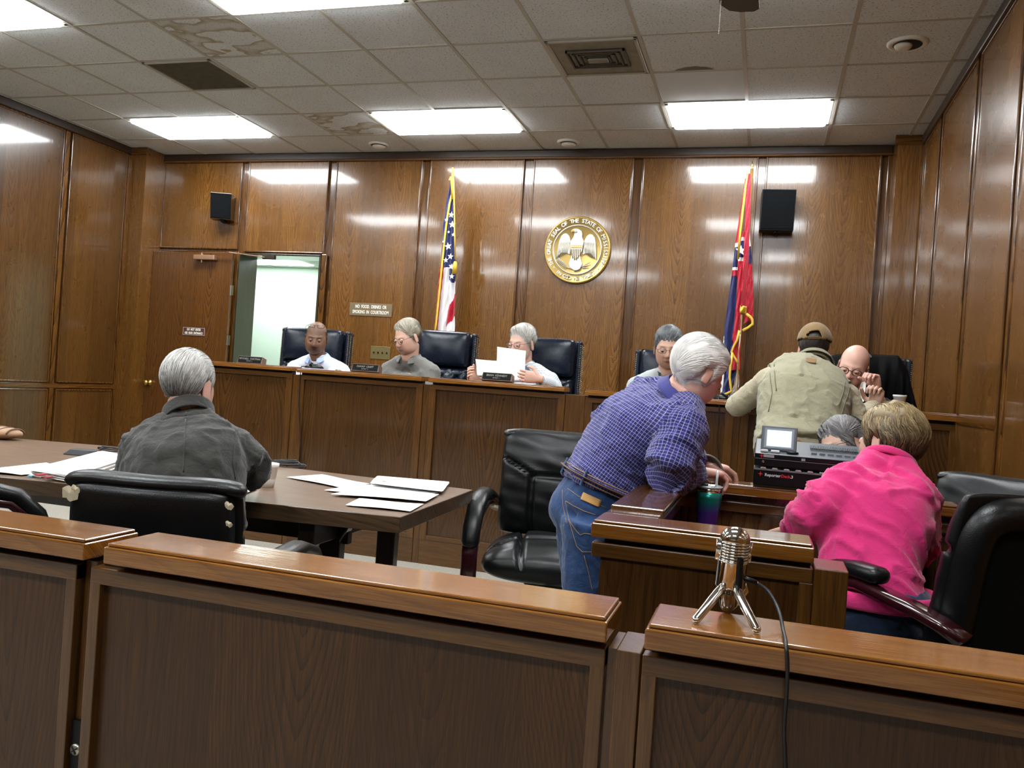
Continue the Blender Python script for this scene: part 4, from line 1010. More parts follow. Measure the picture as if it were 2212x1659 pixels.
# bench chairs
def bench_chair(lab, p, rz, W=.56, top=1.6, base=.16):
    t = tag(empty('judge_chair', (p.x, p.y, base), rz), lab, 'chair', 'navy leather chairs behind the bench'); h = top-base
    lo = .30; up = .27
    Mu = Matrix.Translation((0, 0, h-up/2)) @ Matrix.Rotation(-R_(7), 4, 'X')
    obj('headrest', pad(W-.04, up, .06, M=Mu, crown=.02, c=.03, p=4, nu=24, nv=16, back=.3), M_blu, t, smooth=True)
    def tuft(u, v):
        g = 0
        for i in range(-1, 2):
            for j in (-1, 0, 1):
                bx, bz = i*.62+(.31 if j == 0 else 0), j*.55
                if abs(bx) < .9: g = max(g, G(math.hypot(u-bx, v-bz), .09)*1.2)
        for a in (-1, 1):
            q = (u*1.774+a*v*2) % 1.1
            g = max(g, .35*G(min(q, 1.1-q), .08))
        return g
    Ml = Matrix.Translation((0, -.02, h-up-lo/2-.012)) @ Matrix.Rotation(-R_(5), 4, 'X')
    obj('tufted_pad', pad(W-.04, lo+.02, .055, tuft, M=Ml, crown=.02, c=.03, p=5, nu=36, nv=26, back=.3), M_blu, t, smooth=True)
    sh = B(); box(sh, (-W/2, .0, h-up-lo-.3), (W/2, .09, h-.01), Matrix.Rotation(-R_(4), 4, 'X')); obj('back_shell', sh, M_blu, t, bevel=.02, seg=3)
    for s in (-1, 1):
        w_ = B(); box(w_, (s*W/2-.02, -.05, h-up-lo-.3), (s*W/2+.02, .09, h-.005), Matrix.Rotation(-R_(4), 4, 'X')); e = obj('side_wing', w_, M_blu, t, bevel=.016, seg=3)
        nb = B()
        for k in range(44):
            z = h-.04-k*.0125
            for f_ in ((.078, .0) if s > 0 else (.078,)): bmesh.ops.create_icosphere(nb, subdivisions=1, radius=.0042, matrix=Matrix.Rotation(-R_(4), 4, 'X') @ Matrix.Translation((s*(W/2+.021), f_-.02-.0*k, z)))
        for k in range(44): bmesh.ops.create_icosphere(nb, subdivisions=1, radius=.0042, matrix=Matrix.Rotation(-R_(4), 4, 'X') @ Matrix.Translation((s*(W/2+.012), -.048, h-.04-k*.0125)))
        obj('nailhead_trim', nb, M_nail, e, smooth=True)
    obj('seat', pad(W, .5, .06, M=Matrix.Translation((0, -.22, .44)) @ Matrix(((1, 0, 0, 0), (0, 0, -1, 0), (0, -1, 0, 0), (0, 0, 0, 1)))), M_blu, t, smooth=True)
    for s in (-1, 1):
        ab = B(); tube(ab, [(s*(W/2+.03), .0, .66), (s*(W/2+.04), -.2, .665), (s*(W/2+.04), -.36, .65), (s*(W/2+.03), -.38, .52), (s*(W/2-.03), -.3, .42)], (.035, .025), 10, sup=3); obj('arm', ab, M_blu, t, smooth=True)
    bb = B(); lathe(bb, [(.04, .05), (.04, .4)], 12)
    for k in range(5): an = 2*PI*k/5; tube(bb, [(0, 0, .07), (.28*math.cos(an), .28*math.sin(an), .03)], .02, 8)
    obj('swivel_base', bb, M_plast, t)
    return t
YB = 5.95
def at_top(x, y, Y): p = onY(x, y, Y); return p
for (x, y, rz, W, Y, lab) in ((679, 709, 12, .52, 5.95, 'navy leather high-back chair behind the bald man in the white shirt'),
                           (962, 714, 10, .42, 5.75, 'navy leather high-back chair with brass nails, beside the reading man in grey'),
                           (1178, 729, 6, .46, 5.55, 'navy leather high-back chair behind the man holding papers'),
                           (1462, 757, 4, .5, 5.55, 'navy leather chair behind the grey-haired man in the light pullover'),
                           (1868, 768, 0, .54, 5.75, 'judge chair draped with a black robe')):
    p = onY(x, y, Y); bench_chair(lab, p, R_(rz), W, p.z)
# ================================================================== TABLE
M_tt = oak('walnut_laminate', 'X', 'Y', ('#5C4736', '#7D6450', '#8F765F'), leaf=.5, rough=.34, coat=.15, figure=.5, wavy=.03, tone=.1, catt=.6)
M_te = oak('walnut_edge', 'X', 'Z', ('#2E2115', '#513C27', '#6A5036'), leaf=.3, rough=.4, coat=.1, figure=.8)
TZ = .75
tb = tag(empty('conference_table', (-2.2, 2.8, 0)), 'long walnut-laminate table with thick edge, covered in papers', 'table')
cs = [onZ(865, 1117, TZ), onZ(1022, 1058, TZ), onZ(243, 964, TZ), onZ(35, 947, TZ), Vector((-4.1, 3.2, TZ)), Vector((-4.0, 2.02, TZ)), onZ(0, 1030, TZ)]
b = B(); L = [Vector((p.x+2.2, p.y-2.8, 0)) for p in cs]
top = [b.verts.new(p+Vector((0, 0, TZ))) for p in L]; bot = [b.verts.new(p+Vector((0, 0, TZ-.052))) for p in L]
b.faces.new(top).material_index = 0; b.faces.new(bot[::-1]).material_index = 1
for i in range(7): b.faces.new((top[i], bot[i], bot[(i+1) % 7], top[(i+1) % 7])).material_index = 1
obj('table_top', b, [M_tt, M_te], tb, bevel=.002, seg=1)
M_leg = oak('dark_walnut_leg', 'Z', 'X', ('#140C07', '#24160D', '#332114'), leaf=.3, rough=.35, coat=.3)
for ex, nm in ((-1.40, 0), (-3.75, 1)):
    X = ex+2.2
    for y in (2.62, 3.08):
        l = B(); Y = y-2.8
        poly(l, [(-.034, 0), (.034, 0), (.04, TZ-.14), (.09, TZ-.055), (-.09, TZ-.055), (-.04, TZ-.14)], .045, Matrix.Translation((X, Y-.02, 0)))
        obj('leg', l, M_leg, tb, bevel=.004)
    obj('stretcher', box(B(), (X-.02, -.16, .2), (X+.02, .27, .26)), M_leg, tb, bevel=.003)
    obj('cross_beam', box(B(), (X-.03, -.36, TZ-.13), (X+.03, .36, TZ-.053)), M_leg, tb, bevel=.003)
obj('apron', box(B(), (-1.6, -.18, TZ-.15), (.86, -.15, TZ-.053)), M_leg, tb)
# ================================================================== PAPERS
M_pap = plain('white_paper', '#F4F4F2', .7); M_pap2 = plain('bluish_paper', '#E8ECF2', .7); M_ink = plain('black_print', '#26262B', .8)
def sheet(lab, px, z, m=M_pap, k=.003, group='loose papers on the table', curl=0, thick=.0008):
    P = [onZ(x, y, z) for x, y in px]; c = sum(P, Vector())/4
    e = tag(None or bpy.data.objects.new('paper', None), None) if 0 else None
    b = B()
    def fn(u, v):
        p = P[0]*(1-u)*(1-v)+P[1]*u*(1-v)+P[2]*u*v+P[3]*(1-u)*v - c
        p.z = k*math.sin(u*3+v*2)*math.sin(v*3) + curl*(u**4) + .0005; return p
    grid(b, fn, 10, 8)
    o = obj('paper', b, m, solid=thick); o.location = c + Vector((0, 0, abs(k)+.0008)); o.modifiers['s'].offset = 1
    return tag(o, lab, 'paper', group)
z = TZ
sheet('long printed sheet lying farthest left of the scattered papers', [(619,1033),(696,1027),(798,1047),(735,1056)], z)
s2 = sheet('wide white sheet under the middle of the scattered papers', [(700,1061),(775,1048),(960,1062),(890,1082)], z+.001)
sheet('white sheet lying over the wide one, nearest the table end', [(715,1070),(785,1056),(948,1070),(920,1086)], z+.004)
sheet('single white sheet nearest the front corner of the table', [(746,1094),(776,1079),(915,1091),(886,1108)], z)
st = sheet('curling top sheet of the paper pile near the far table edge', [(812,1033),(970,1045),(955,1064),(800,1047)], z+.012, curl=.0, k=.004)
b = B(); P = [onZ(x, y, z)-onZ(812, 1033, z) for x, y in [(817,1034),(968,1047),(952,1066),(803,1049)]]
for k in range(6):
    dz = .002*k+.001; f = [b.verts.new(p+Vector((random.uniform(-.006, .006), random.uniform(-.006, .006), dz+h))) for h in (0, .0014) for p in P]
    b.faces.new(f[:4][::-1]); b.faces.new(f[4:])
    for i in range(4): b.faces.new((f[i], f[(i+1) % 4], f[4+(i+1) % 4], f[4+i]))
o = obj('paper_pile', b, M_pap); o.location = onZ(812, 1033, z); tag(o, 'low pile of stapled papers near the far table edge', 'paper')
for (px, tx) in (((665, 1035), '||i.l|| ..: |l'), ((832, 1040), '..:l|| ::')):
    p = onZ(*px, z+.0085 if px[0] < 700 else z+.0215)
    tt = text('print', tx, .028, M_ink, None, p, (0, 0, R_(-12)), .0002); tt.parent = None
    q = [o for o in bpy.data.objects if o.get('label', '').startswith('long printed' if px[0] < 700 else 'curling')][0]
    tt.parent = q; tt.location = p-q.location
sheet('white sheet half hidden behind the torn chair, beside the foam cup', [(505,1061),(530,1054),(557,1058),(531,1068)], z, group=None)
sheet('white sheet at the far left of the table', [(-60,1020),(100,1002),(150,1020),(45,1029)], z, group='paper stacks by the seated man', k=.004)
def stack(lab, px, z, nlay, h, group, tabs=()):
    P = [onZ(x, y, z) for x, y in px]; c = P[0].copy(); b = B()
    for k in range(nlay):
        dz = h*k/nlay; j = [Vector((random.uniform(-.012, .012), random.uniform(-.012, .012), 0)) for _ in P]
        f = [b.verts.new(p-c+q+Vector((0, 0, dz+hh))) for hh in (0.0005, h/nlay*.8) for p, q in zip(P, j)]
        b.faces.new(f[:4][::-1]); b.faces.new(f[4:])
        for i in range(4): b.faces.new((f[i], f[(i+1) % 4], f[4+(i+1) % 4], f[4+i]))
    t = tag(empty('paper_stack', c), lab, 'papers', group); obj('sheets', b, M_pap, t)
    for (x, y, col, w_, hz) in tabs:
        q = onZ(x, y, z+hz)-c; obj('tab', box(B(), (q.x-w_, q.y-.004, q.z), (q.x+w_, q.y+.03, q.z+.004)), plain('tab_'+col, col, .6), t)
    return t
stack('thick stack of white files with red index tabs by the seated man', [(66,1030),(160,1046),(285,1000),(211,988)], z, 9, .03, 'paper stacks by the seated man', ((82, 1027, '#B3283A', .010, .022), (95, 1033, '#A8384A', .009, .012), (66, 1030, '#6FB6CF', .010, .001)))
# ================================================================== SMALL THINGS ON THE TABLE
M_foam = plain('white_foam', '#F1F1EE', .6, bump=(200, .1))
def cup(lab, p, h=.088, rt=.037, rb=.024):
    t = tag(empty('foam_cup', p), lab, 'cup'); b = B()
    lathe(b, [(rb*.9, 0), (rb, .001), (rb+(rt-rb)*.35, h*.35), (rb+(rt-rb)*.36, h*.36), (rb+(rt-rb)*.42, h*.37), (rt-.002, h-.014), (rt, h-.013), (rt+.002, h-.003), (rt, h), (rt-.002, h-.002), (rb, .006), (0, .005)], 36); obj('cup_body', b, M_foam, t, smooth=True)
    rr = B(); tube(rr, [(math.cos(a)*rt, math.sin(a)*rt, h-.002) for a in [2*PI*k/32 for k in range(33)]], .0022, 8, cap=False); obj('rim', rr, M_foam, t, smooth=True); return t
cup('white foam cup on the table beside the seated man in the dark jacket', onZ(577, 1052, TZ))
M_cable = plain('black_cable', '#0D0D0F', .45)
def coil(lab, p, r=.06, turns=4, grp=None, sq=.5):
    t = tag(empty('cable_coil', p), lab, 'cable', grp); b = B()
    for k in range(turns):
        rr = r*(1-.09*k); ph = random.random()*6; pts = [((rr+.004*math.sin(3*a+k))*math.cos(a)*1.3, rr*math.sin(a), .004+.004*k+.004*math.sin(a+ph)) for a in [2*PI*q/28 for q in range(29)]]
        tube(b, pts, .0026, 6, cap=False)
    obj('loops', b, M_cable, t, smooth=True)
    e = B(); tube(e, [(-r*1.1, 0, .012), (-r*1.5, -.01, .008)], [.004, .006], 8); obj('plug', e, M_cable, t, smooth=True); return t
coil('coiled black cable at the far table edge beyond the foam cup', onZ(617, 1006, TZ), .07, 6)
coil('coiled black cable on the table left of the seated man', onZ(243, 974, TZ), .05, 4)
p = onZ(178, 983, TZ)
t = tag(empty('boundary_microphone', p, R_(12)), 'flat black table microphone left of the seated man', 'microphone')
b = B(); vs = [(-.075, -.03, 0), (.05, -.045, 0), (.075, 0, 0), (.05, .045, 0), (-.075, .03, 0)]
lo = [b.verts.new(v) for v in vs]; hi = [b.verts.new((v[0]*.7+.01, v[1]*.7, .026)) for v in vs]; b.faces.new(lo[::-1]); b.faces.new(hi)
for i in range(5): b.faces.new((lo[i], lo[(i+1) % 5], hi[(i+1) % 5], hi[i]))
obj('base', b, plain('grey_black_plastic', '#2B2C30', .5), t, bevel=.004)
b = B(); tube(b, [(.07, 0, .01), (.11, 0, .01)], .005, 8); obj('connector', b, M_nail, t)
b = B(); tube(b, [(.11, 0, .009), (.2, -.02, .004), (.33, -.06, .004)], .0025, 6); obj('cord', b, M_cable, t)
# ================================================================== SPEAKERS, SIGNS, SWITCHES, NAMEPLATES
M_sp = plain('speaker_cloth', '#06080A', .9, spec=.12, bump=(600, .4)); M_spb = plain('speaker_cabinet', '#101114', .5)
def speaker(lab, px, py, w_, h_, rz, tilt, cab):
    p = onY(px, py, WB-.12)
    t = tag(empty('wall_speaker', p, rz), lab, 'speaker', 'wall speakers'); M_ = Matrix.Rotation(R_(tilt), 4, 'X')
    b = B(); vs = [(-w_/2, -.09, -h_/2), (w_/2, -.09, -h_/2), (w_/2, -.04, h_/2), (-w_/2, -.04, h_/2)]
    f = [b.verts.new(v) for v in vs]; k = [b.verts.new((v[0], .09 if v[2] > 0 else .06, v[2])) for v in vs]
    f = [b.verts.new((-w_/2, -.06, -h_/2)), b.verts.new((w_/2, -.06, -h_/2)), b.verts.new((w_/2, -.1, h_/2)), b.verts.new((-w_/2, -.1, h_/2))]
    b = B(); f = [b.verts.new(v) for v in ((-w_/2, -.05, -h_/2), (w_/2, -.05, -h_/2), (w_/2, -.10, h_/2), (-w_/2, -.10, h_/2))]; k = [b.verts.new(v) for v in ((-w_/2, .09, -h_/2-.0), (w_/2, .09, -h_/2), (w_/2, .09, h_/2), (-w_/2, .09, h_/2))]
    b.faces.new(f); b.faces.new(k[::-1])
    for i in range(4): b.faces.new((f[i], k[i], k[(i+1) % 4], f[(i+1) % 4]))
    obj('cabinet', b, cab, t, bevel=.003)
    b = B(); f = [b.verts.new(v) for v in ((-w_/2+.006, -.060, -h_/2+.008), (w_/2-.006, -.060, -h_/2+.008), (w_/2-.006, -.108, h_/2-.006), (-w_/2+.006, -.108, h_/2-.006))]; k = [b.verts.new(v.co+Vector((0, .02, 0))) for v in f]
    b.faces.new(f); b.faces.new(k[::-1])
    for i in range(4): b.faces.new((f[i], k[i], k[(i+1) % 4], f[(i+1) % 4]))
    obj('grille', b, M_sp, t, bevel=.004)
    b = B(); lathe(b, [(.012, -.012), (.012, 0)], 12, Matrix.Translation((0, .0, -h_/2-.0))); box(b, (-.02, .0, -h_/2-.012), (.02, .12, -h_/2)); obj('bracket', b, M_plast, t)
speaker('black speaker with wood-sided cabinet on the back wall above the dark door', 481, 448, .21, .255, R_(22), 0, oak('speaker_side', 'Z', 'Y', ('#20150B', '#3D2A16', '#523B22'), leaf=.2))
speaker('black speaker on the back wall to the right of the red flag', 1679, 457, .27, .33, R_(3), 0, M_spb)
M_sign = plain('bronze_sign', '#7A6950', .45, .3); M_sign2 = plain('brown_sign', '#4A2A1C', .5); M_wtx = plain('white_letters', '#E9E6DC', .6)
def sign(lab, px, y, sw, sh, lines, size, m, Y, border=False, sx=1):
    p = onY(px, y, Y); t = tag(empty('wall_sign', p), lab, 'sign', None)
    obj('plate', box(B(), (-sw/2, -.004, -sh/2), (sw/2, 0, sh/2)), m, t, bevel=.001)
    for i, s in enumerate(lines): text('lettering', s, size, M_wtx, t, (0, -.0046, (len(lines)/2-.5-i)*sh*.42), sx=sx, bold=.0010)
    if border:
        b = B(); w_, h_ = sw/2-.004, sh/2-.004
        for lo, hi in (((-w_, -.0052, -h_), (w_, -.004, -h_+.002)), ((-w_, -.0052, h_-.002), (w_, -.004, h_)), ((-w_, -.0052, -h_), (-w_+.002, -.004, h_)), ((w_-.002, -.0052, -h_), (w_, -.004, h_))): box(b, lo, hi)
        obj('border', b, M_wtx, t)
    return t
sign('bronze plate reading no food, drinks or smoking in courtroom', 801, 669, .455, .125, ['NO  FOOD.  DRINKS  OR', 'SMOKING  IN  COURTROOM'], .045, M_sign, WB-.008, sx=.66)
sign('small brown sign on the open door reading do not enter, use rear entrance', 419, 716, .27, .085, ['DO  NOT  ENTER', 'USE  REAR  ENTRANCE'], .032, M_sign2, WB-.106, True, sx=.66)
p = onY(822, 762, WB-.008); t = tag(empty('switch_plate', p), 'brass four-gang switch plate on the back wall behind the bench', 'switch plate')
obj('plate', box(B(), (-.105, -.005, -.062), (.105, 0, .062)), plain('dull_brass_plate', '#8E8256', .35, .8), t, bevel=.002)
for i in range(4):
    x = -.069+.046*i; obj('toggle', box(B(), (x-.005, -.016, -.01), (x+.005, -.005, .008)), M_plast, t, bevel=.001)
    s = B()
    for zz in (-.03, .03): lathe(s, [(.003, 0), (.003, .0015)], 8, Matrix.Translation((x, -.005, zz)) @ Matrix.Rotation(PI/2, 4, 'X'))
    obj('screws', s, M_nail, t)
M_np = plain('nameplate_holder', '#6E5C50', .5, .3); M_npb = plain('black_nameplate', '#040404', .6, spec=.15); M_npt = plain('nameplate_letters', '#8E8B84', .5)
for (x, y, nm, ds, lab) in ((540, 783, 'MITCHELL  CHATMAN', 'DISTRICT  2', 'nameplate leftmost on the bench, near the open doorway'), (789, 801, 'DANNY  CRAFT', 'DISTRICT  4', 'nameplate in front of the man in the grey shirt'), (1073, 822, 'BRIAN  KENNEDY', 'DISTRICT  1', 'nameplate in front of the man holding up papers')):
    p = onY(x, y, 5.02); t = tag(empty('nameplate', (p.x, p.y, BZ+.001), R_(-4)), lab, 'nameplate', 'nameplates on the bench')
    obj('holder', poly(B(), [(-.105, 0), (.105, 0), (.098, .052), (-.098, .052)], .05, Matrix.Rotation(-R_(18), 4, 'X') @ Matrix.Translation((0, -.012, .0))), M_np, t, bevel=.002)
    Mx = -R_(18)
    q = obj('plate', box(B(), (-.095, -.0150, .006), (.095, -.0125, .048), Matrix.Rotation(Mx, 4, 'X')), M_npb, t)
    for s_, sz, zz in ((nm, .0185, .032), (ds, .010, .016)):
        v = Matrix.Rotation(Mx, 4, 'X') @ Vector((0, -.0155, zz)); text('lettering', s_, sz, M_npt, t, v, (PI/2+Mx, 0, 0), .0003, sx=.95)
# microphones / cables on the bench
def gmic(lab, p, rz=0):
    t = tag(empty('desk_microphone', p, rz), lab, 'microphone'); b = B(); lathe(b, [(.055, 0), (.055, .008), (.04, .02), (.015, .028), (0, .029)], 24, Matrix.Scale(1.2, 4, (1, 0, 0))); obj('base', b, M_plast, t, smooth=True)
    b = B(); tube(b, [(0, 0, .02), (-.02, -.01, .035), (.0, -.06, .02)], .006, 8); obj('capsule', b, M_plast, t, smooth=True)
    b = B(); tube(b, [(-.04, -.02, .01), (-.055, -.07, .006), (-.05, -.085, -.02), (-.045, -.088, -.25), (-.01, -.088, -.5), (.03, -.088, -.8), (.05, -.088, -1.0)], .0035, 6); obj('cord', b, M_cable, t); return t
p = onY(681, 795, 5.08); gmic('black microphone on the bench in front of the bald man, cord hanging down', (p.x, 5.065, BZ+.003))
p = onY(1565, 862, 5.08); gmic('black microphone on the bench below the red flag, cord hanging down', (p.x, 5.065, BZ-.012), .3)
cup('white foam cup on the bench above the blonde head', (onY(1943, 868, 5.42).x, 5.42, BZ+.0), .085)
# ================================================================== CLERK BOX THINGS, MICROPHONE, FLAGS, SEAL, FAN
M_chrome = plain('chrome', '#D9D7D2', .06, 1); M_dch = plain('dark_chrome', '#8A8680', .12, 1); M_slot = plain('mic_slot_mesh', '#8E8F89', .4, .8)
# tumbler
p = onY(1533, 1049, 2.72); zt = p.z; sb = .724
t = tag(empty('tumbler', (p.x, p.y, sb)), 'teal and purple steel tumbler with clear lid and straw inside the clerk box', 'tumbler'); h = zt-sb
m, nt, bs = mat('teal_purple_enamel'); n = N(nt); z_ = n.sep(n.coord())[2]
nt.links.new(n.ramp(n.math('DIVIDE', z_, h), [(0, lin('#4B2A86')), (.56, lin('#53339A')), (.70, lin('#2E6C8C')), (.76, lin('#1F8C82')), (1, lin('#16706A'))]), bs.inputs['Base Color']); bs.inputs['Metallic'].default_value = .6; bs.inputs['Roughness'].default_value = .3
b = B(); lathe(b, [(.026, 0), (.029, .004), (.031, h*.35), (.036, h*.62), (.0395, h*.80), (.0400, h*.90)], 40); obj('cup_body', b, m, t, smooth=True)
b = B(); lathe(b, [(.0400, h*.90), (.0405, h*.97), (.038, h*.972)], 40); obj('steel_band', b, M_chrome, t, smooth=True)
b = B(); lathe(b, [(.0415, h*.965), (.042, h*1.0), (.036, h*1.005), (.034, h*.985), (.001, h*.985)], 40); obj('lid', b, plain('clear_lid', '#A9B3B4', .08, 0, spec=.8, coat=1), t, smooth=True)
b = B(); box(b, (-.03, -.008, h*.99), (-.004, .008, h*1.03)); obj('lid_slider', b, M_blk, t, bevel=.003)
b = B(); tube(b, [(.020, 0, h*.97), (.022, .0, h+.052)], .004, 12); obj('straw', b, plain('clear_straw', '#D9DAD6', .1, spec=.8, coat=.6), t, smooth=True)
# recorder: two stacked units on the far cap
M_rec = plain('recorder_black', '#08090A', .45, spec=.2, bump=(400, .05)); M_rtop = plain('recorder_grey', '#4A5058', .35); M_red = plain('red_mark', '#C9202A', .5); M_wt = plain('white_mark', '#C9CBCB', .5)
p0 = onY(1626, 1046, 2.93); W_ = .36; zc = .908
low = tag(empty('recorder', (p0.x+W_/2, 2.945, zc)), 'black lower recorder unit with red star and white lettering, on the clerk box', 'recorder')
obj('case', box(B(), (-W_/2, -.02, .005), (W_/2, .26, .058)), M_rec, low, bevel=.004)
obj('lip', box(B(), (-W_/2, -.022, .056), (W_/2, .26, .061)), plain('grey_lip', '#6A6D70', .4), low)
def star(par, x, z, r, y, m=M_red):
    b = B(); vs = [b.verts.new((x+(r if k % 2 == 0 else r*.3)*math.cos(k*PI/4), y, z+(r if k % 2 == 0 else r*.3)*math.sin(k*PI/4))) for k in range(8)]; b.faces.new(vs); return obj('star_mark', b, m, par, solid=.0006)
star(low, -W_/2+.022, .043, .009, -.0212)
text('lettering', 'Reporter', .0135, M_wt, low, (-W_/2+.036, -.0206, .041), ext=.0003, align='LEFT', bold=.0003)
text('lettering', 'Deck', .0135, M_red, low, (-W_/2+.088, -.0206, .041), ext=.0003, align='LEFT', bold=.0003)
text('lettering', '.3', .0135, M_wt, low, (-W_/2+.1165, -.0206, .041), ext=.0003, align='LEFT', bold=.0003)
rec = tag(empty('recorder', (p0.x+W_/2, 2.945, zc+.0635)), 'black and grey court recorder with small lit screen standing up, on the lower unit', 'recorder')
b = B(); f = [(-W_/2, -.02, .006), (W_/2, -.02, .006), (W_/2, -.02, .048), (-W_/2, -.02, .048)]; k = [(-W_/2, .26, .006), (W_/2, .26, .006), (W_/2, .24, .085), (-W_/2, .24, .085)]
fv = [b.verts.new(v) for v in f]; kv = [b.verts.new(v) for v in k]; b.faces.new(fv); b.faces.new(kv[::-1])
for i in range(4): ff = b.faces.new((fv[i], kv[i], kv[(i+1) % 4], fv[(i+1) % 4])); ff.material_index = 1 if i == 2 else 0
obj('case', b, [M_rec, M_rtop], rec, bevel=.003)
b = B(); box(b, (-W_/2+.002, -.0215, .030), (W_/2-.002, -.0195, .0315)); obj('front_seam', b, plain('grey_lip', 0), rec)
for i in range(9): bb_ = B(); poly(bb_, [(-.010, 0), (.010, 0), (.007, .005), (-.007, .005)], .004, Matrix.Translation((-W_/2+.03+i*.037, -.0235, -.002))); obj('key', bb_, plain('grey_key', '#9A9A96', .4), rec)
star(rec, -W_/2+.022, .040, .008, -.0212); obj('name_strip', box(B(), (-W_/2+.028, -.0212, .036), (-W_/2+.062, -.0200, .045)), plain('grey_print', '#8E9092', .5), rec)
obj('disc_slot', box(B(), (-.01, -.0210, .036), (.15, -.0200, .039)), plain('slot_black', '#030303', .3), rec); obj('disc_mark', box(B(), (-.032, -.0208, .034), (-.02, -.0200, .042)), plain('grey_print', 0), rec)
b = B(); lathe(b, [(.004, 0), (.004, .003), (.002, .004)], 14, Matrix.Translation((-W_/2+.028, -.02, .021)) @ Matrix.Rotation(PI/2, 4, 'X')); obj('jack', b, M_chrome, rec)
Ms = Matrix.Translation((-W_/2+.075, .035, .058)) @ Matrix.Rotation(R_(-14), 4, 'X')
obj('screen_hood', box(B(), (-.058, 0, 0), (.058, .012, .084), Ms), M_rtop, rec, bevel=.003)
obj('screen_bezel', box(B(), (-.048, -.002, .007), (.048, .001, .076), Ms), plain('bezel_blue_grey', '#7E8894', .4), rec)
m, nt, bs = mat('lit_screen'); bs.inputs['Emission Color'].default_value = (.82, .93, .95, 1); bs.inputs['Emission Strength'].default_value = 1.0; bs.inputs['Base Color'].default_value = (.1, .1, .1, 1)
obj('screen', box(B(), (-.040, -.003, .013), (.040, -.0015, .069), Ms), m, rec)
for x, w_ in ((-.15, .012), (-.115, .014)): obj('white_button', box(B(), (x-w_, .0, .052), (x+w_, .016, .06)), M_wt, rec, bevel=.002)
b = B(); lathe(b, [(.020, 0), (.018, .005), (.004, .007)], 24, Matrix.Translation((-.06, .006, .054)) @ Matrix.Rotation(R_(8), 4, 'X') @ Matrix.Scale(.45, 4, (0, 1, 0))); obj('jog_dial', b, M_rec, rec, smooth=True)
b = B()
for i in range(28): box(b, (.0+i*.0055, .10, .062), (.003+i*.0055, .16, .0655), Matrix.Rotation(R_(8), 4, 'X') @ Matrix.Translation((0, 0, -.006)))
tag(obj('vent_fins', b, plain('fin_grey', '#30343A', .5), rec), kind='stuff')
for i in range(6): obj('small_key', box(B(), (.0+i*.026, .03, .054), (.018+i*.026, .045, .062)), plain('key_grey', '#5E646C', .4), rec, bevel=.001)
# grey cable loops behind the leaning man's hand
t = tag(empty('cable_loops', (onY(1528, 1040, 3.03).x, 3.03, .908)), 'upright loops of thick grey cable behind the clerk box', 'cable')
for k in range(5):
    b = B(); r = .075-.008*k; tube(b, [(-.01+r*math.cos(a)*.8+.004*k, .02*k*.5-.01, max(.006, .018+r*math.sin(a)*.85)) for a in [R_(-4)+PI*1.04*q/18 for q in range(19)]], .0045, 8); obj('loop', b, plain('grey_cable', '#6B675C', .5), t, smooth=True)
# chrome microphone
F1, F2 = onZ(1503, 1347, RZ), onZ(1634, 1368, RZ)
top = onD(1591, 1138, 1.40); bot = onD(1570, 1322, 1.40); base = Vector(((F1.x+F2.x)/2, (F1.y+F2.y)/2+.03, RZ))
mic = tag(empty('chrome_microphone', (bot.x, bot.y, RZ)), 'retro chrome microphone on three short legs on the oak rail', 'microphone')
o_ = Vector((bot.x, bot.y, RZ)); axm = (top-bot).normalized(); L_ = (top-bot).length
Mm = Matrix.Translation(bot-o_) @ axm.to_track_quat('Z', 'Y').to_matrix().to_4x4()
R0 = .0250
b = B(); lathe(b, [(.004, .0), (.010, .003), (.0145, .012), (.0155, .03), (.0165, L_*.30)], 32, Mm); obj('lower_barrel', b, M_dch, mic, smooth=True)
b = B(); lathe(b, [(R0*.62, L_*.27), (R0*.95, L_*.29), (R0*.99, L_*.31), (R0*.99, L_*.58), (R0*1.02, L_*.59), (R0*1.02, L_*.61), (R0*.9, L_*.615)], 40, Mm); obj('body_band', b, M_chrome, mic, smooth=True)
b = B(); lathe(b, [(R0*.80, L_*.60), (R0*.80, L_*.84)], 36, Mm); obj('inner_mesh', b, M_slot, mic, smooth=True)
b = B()
for k in range(7):
    z = L_*(.618+.033*k)
    for s0 in (0, PI):
        pts = [Mm @ Vector((R0*.95*math.cos(a), R0*.95*math.sin(a), z)) for a in [s0-1.25+2.5*q/14 for q in range(15)]]
        tube(b, pts, (.0019, .0020), 8, up=axm)
obj('grille_ribs', b, M_chrome, mic, smooth=True)
for s0 in (PI/2, -PI/2):
    b = B(); pts = [Mm @ Vector((R0*.99*math.cos(s0), R0*.99*math.sin(s0), z)) for z in (L_*.60, L_*.84)]; tube(b, pts, (.006, .0012), 10, up=axm.cross(Vector((1, 0, 0)))); obj('side_rib', b, M_chrome, mic, smooth=True)
b = B(); lathe(b, [(R0*.99, L_*.825), (R0, L_*.84), (R0*.97, L_*.885), (R0*.86, L_*.93), (R0*.66, L_*.965), (R0*.38, L_*.99), (.001, L_)], 40, Mm); obj('dome', b, M_chrome, mic, smooth=True)
hub = Mm @ Vector((0, 0, L_*.30))
for ft, nm in ((F1, 0), (F2, 1), (Vector((bot.x+.004, 1.452, RZ)), 2)):
    f_ = ft-o_; dirr = (f_-hub); s_ = Vector((dirr.x, dirr.y, 0)).normalized()*R0*.92; b = B()
    tube(b, [hub+s_+Vector((0, 0, .004)), hub+s_*1.2+dirr*.12, f_+Vector((0, 0, .006))], [(.0062, .0058), (.0078, .0062), (.0068, .0055)], 14, sup=3, round_cap=True); obj('leg', b, M_chrome, mic, smooth=True)
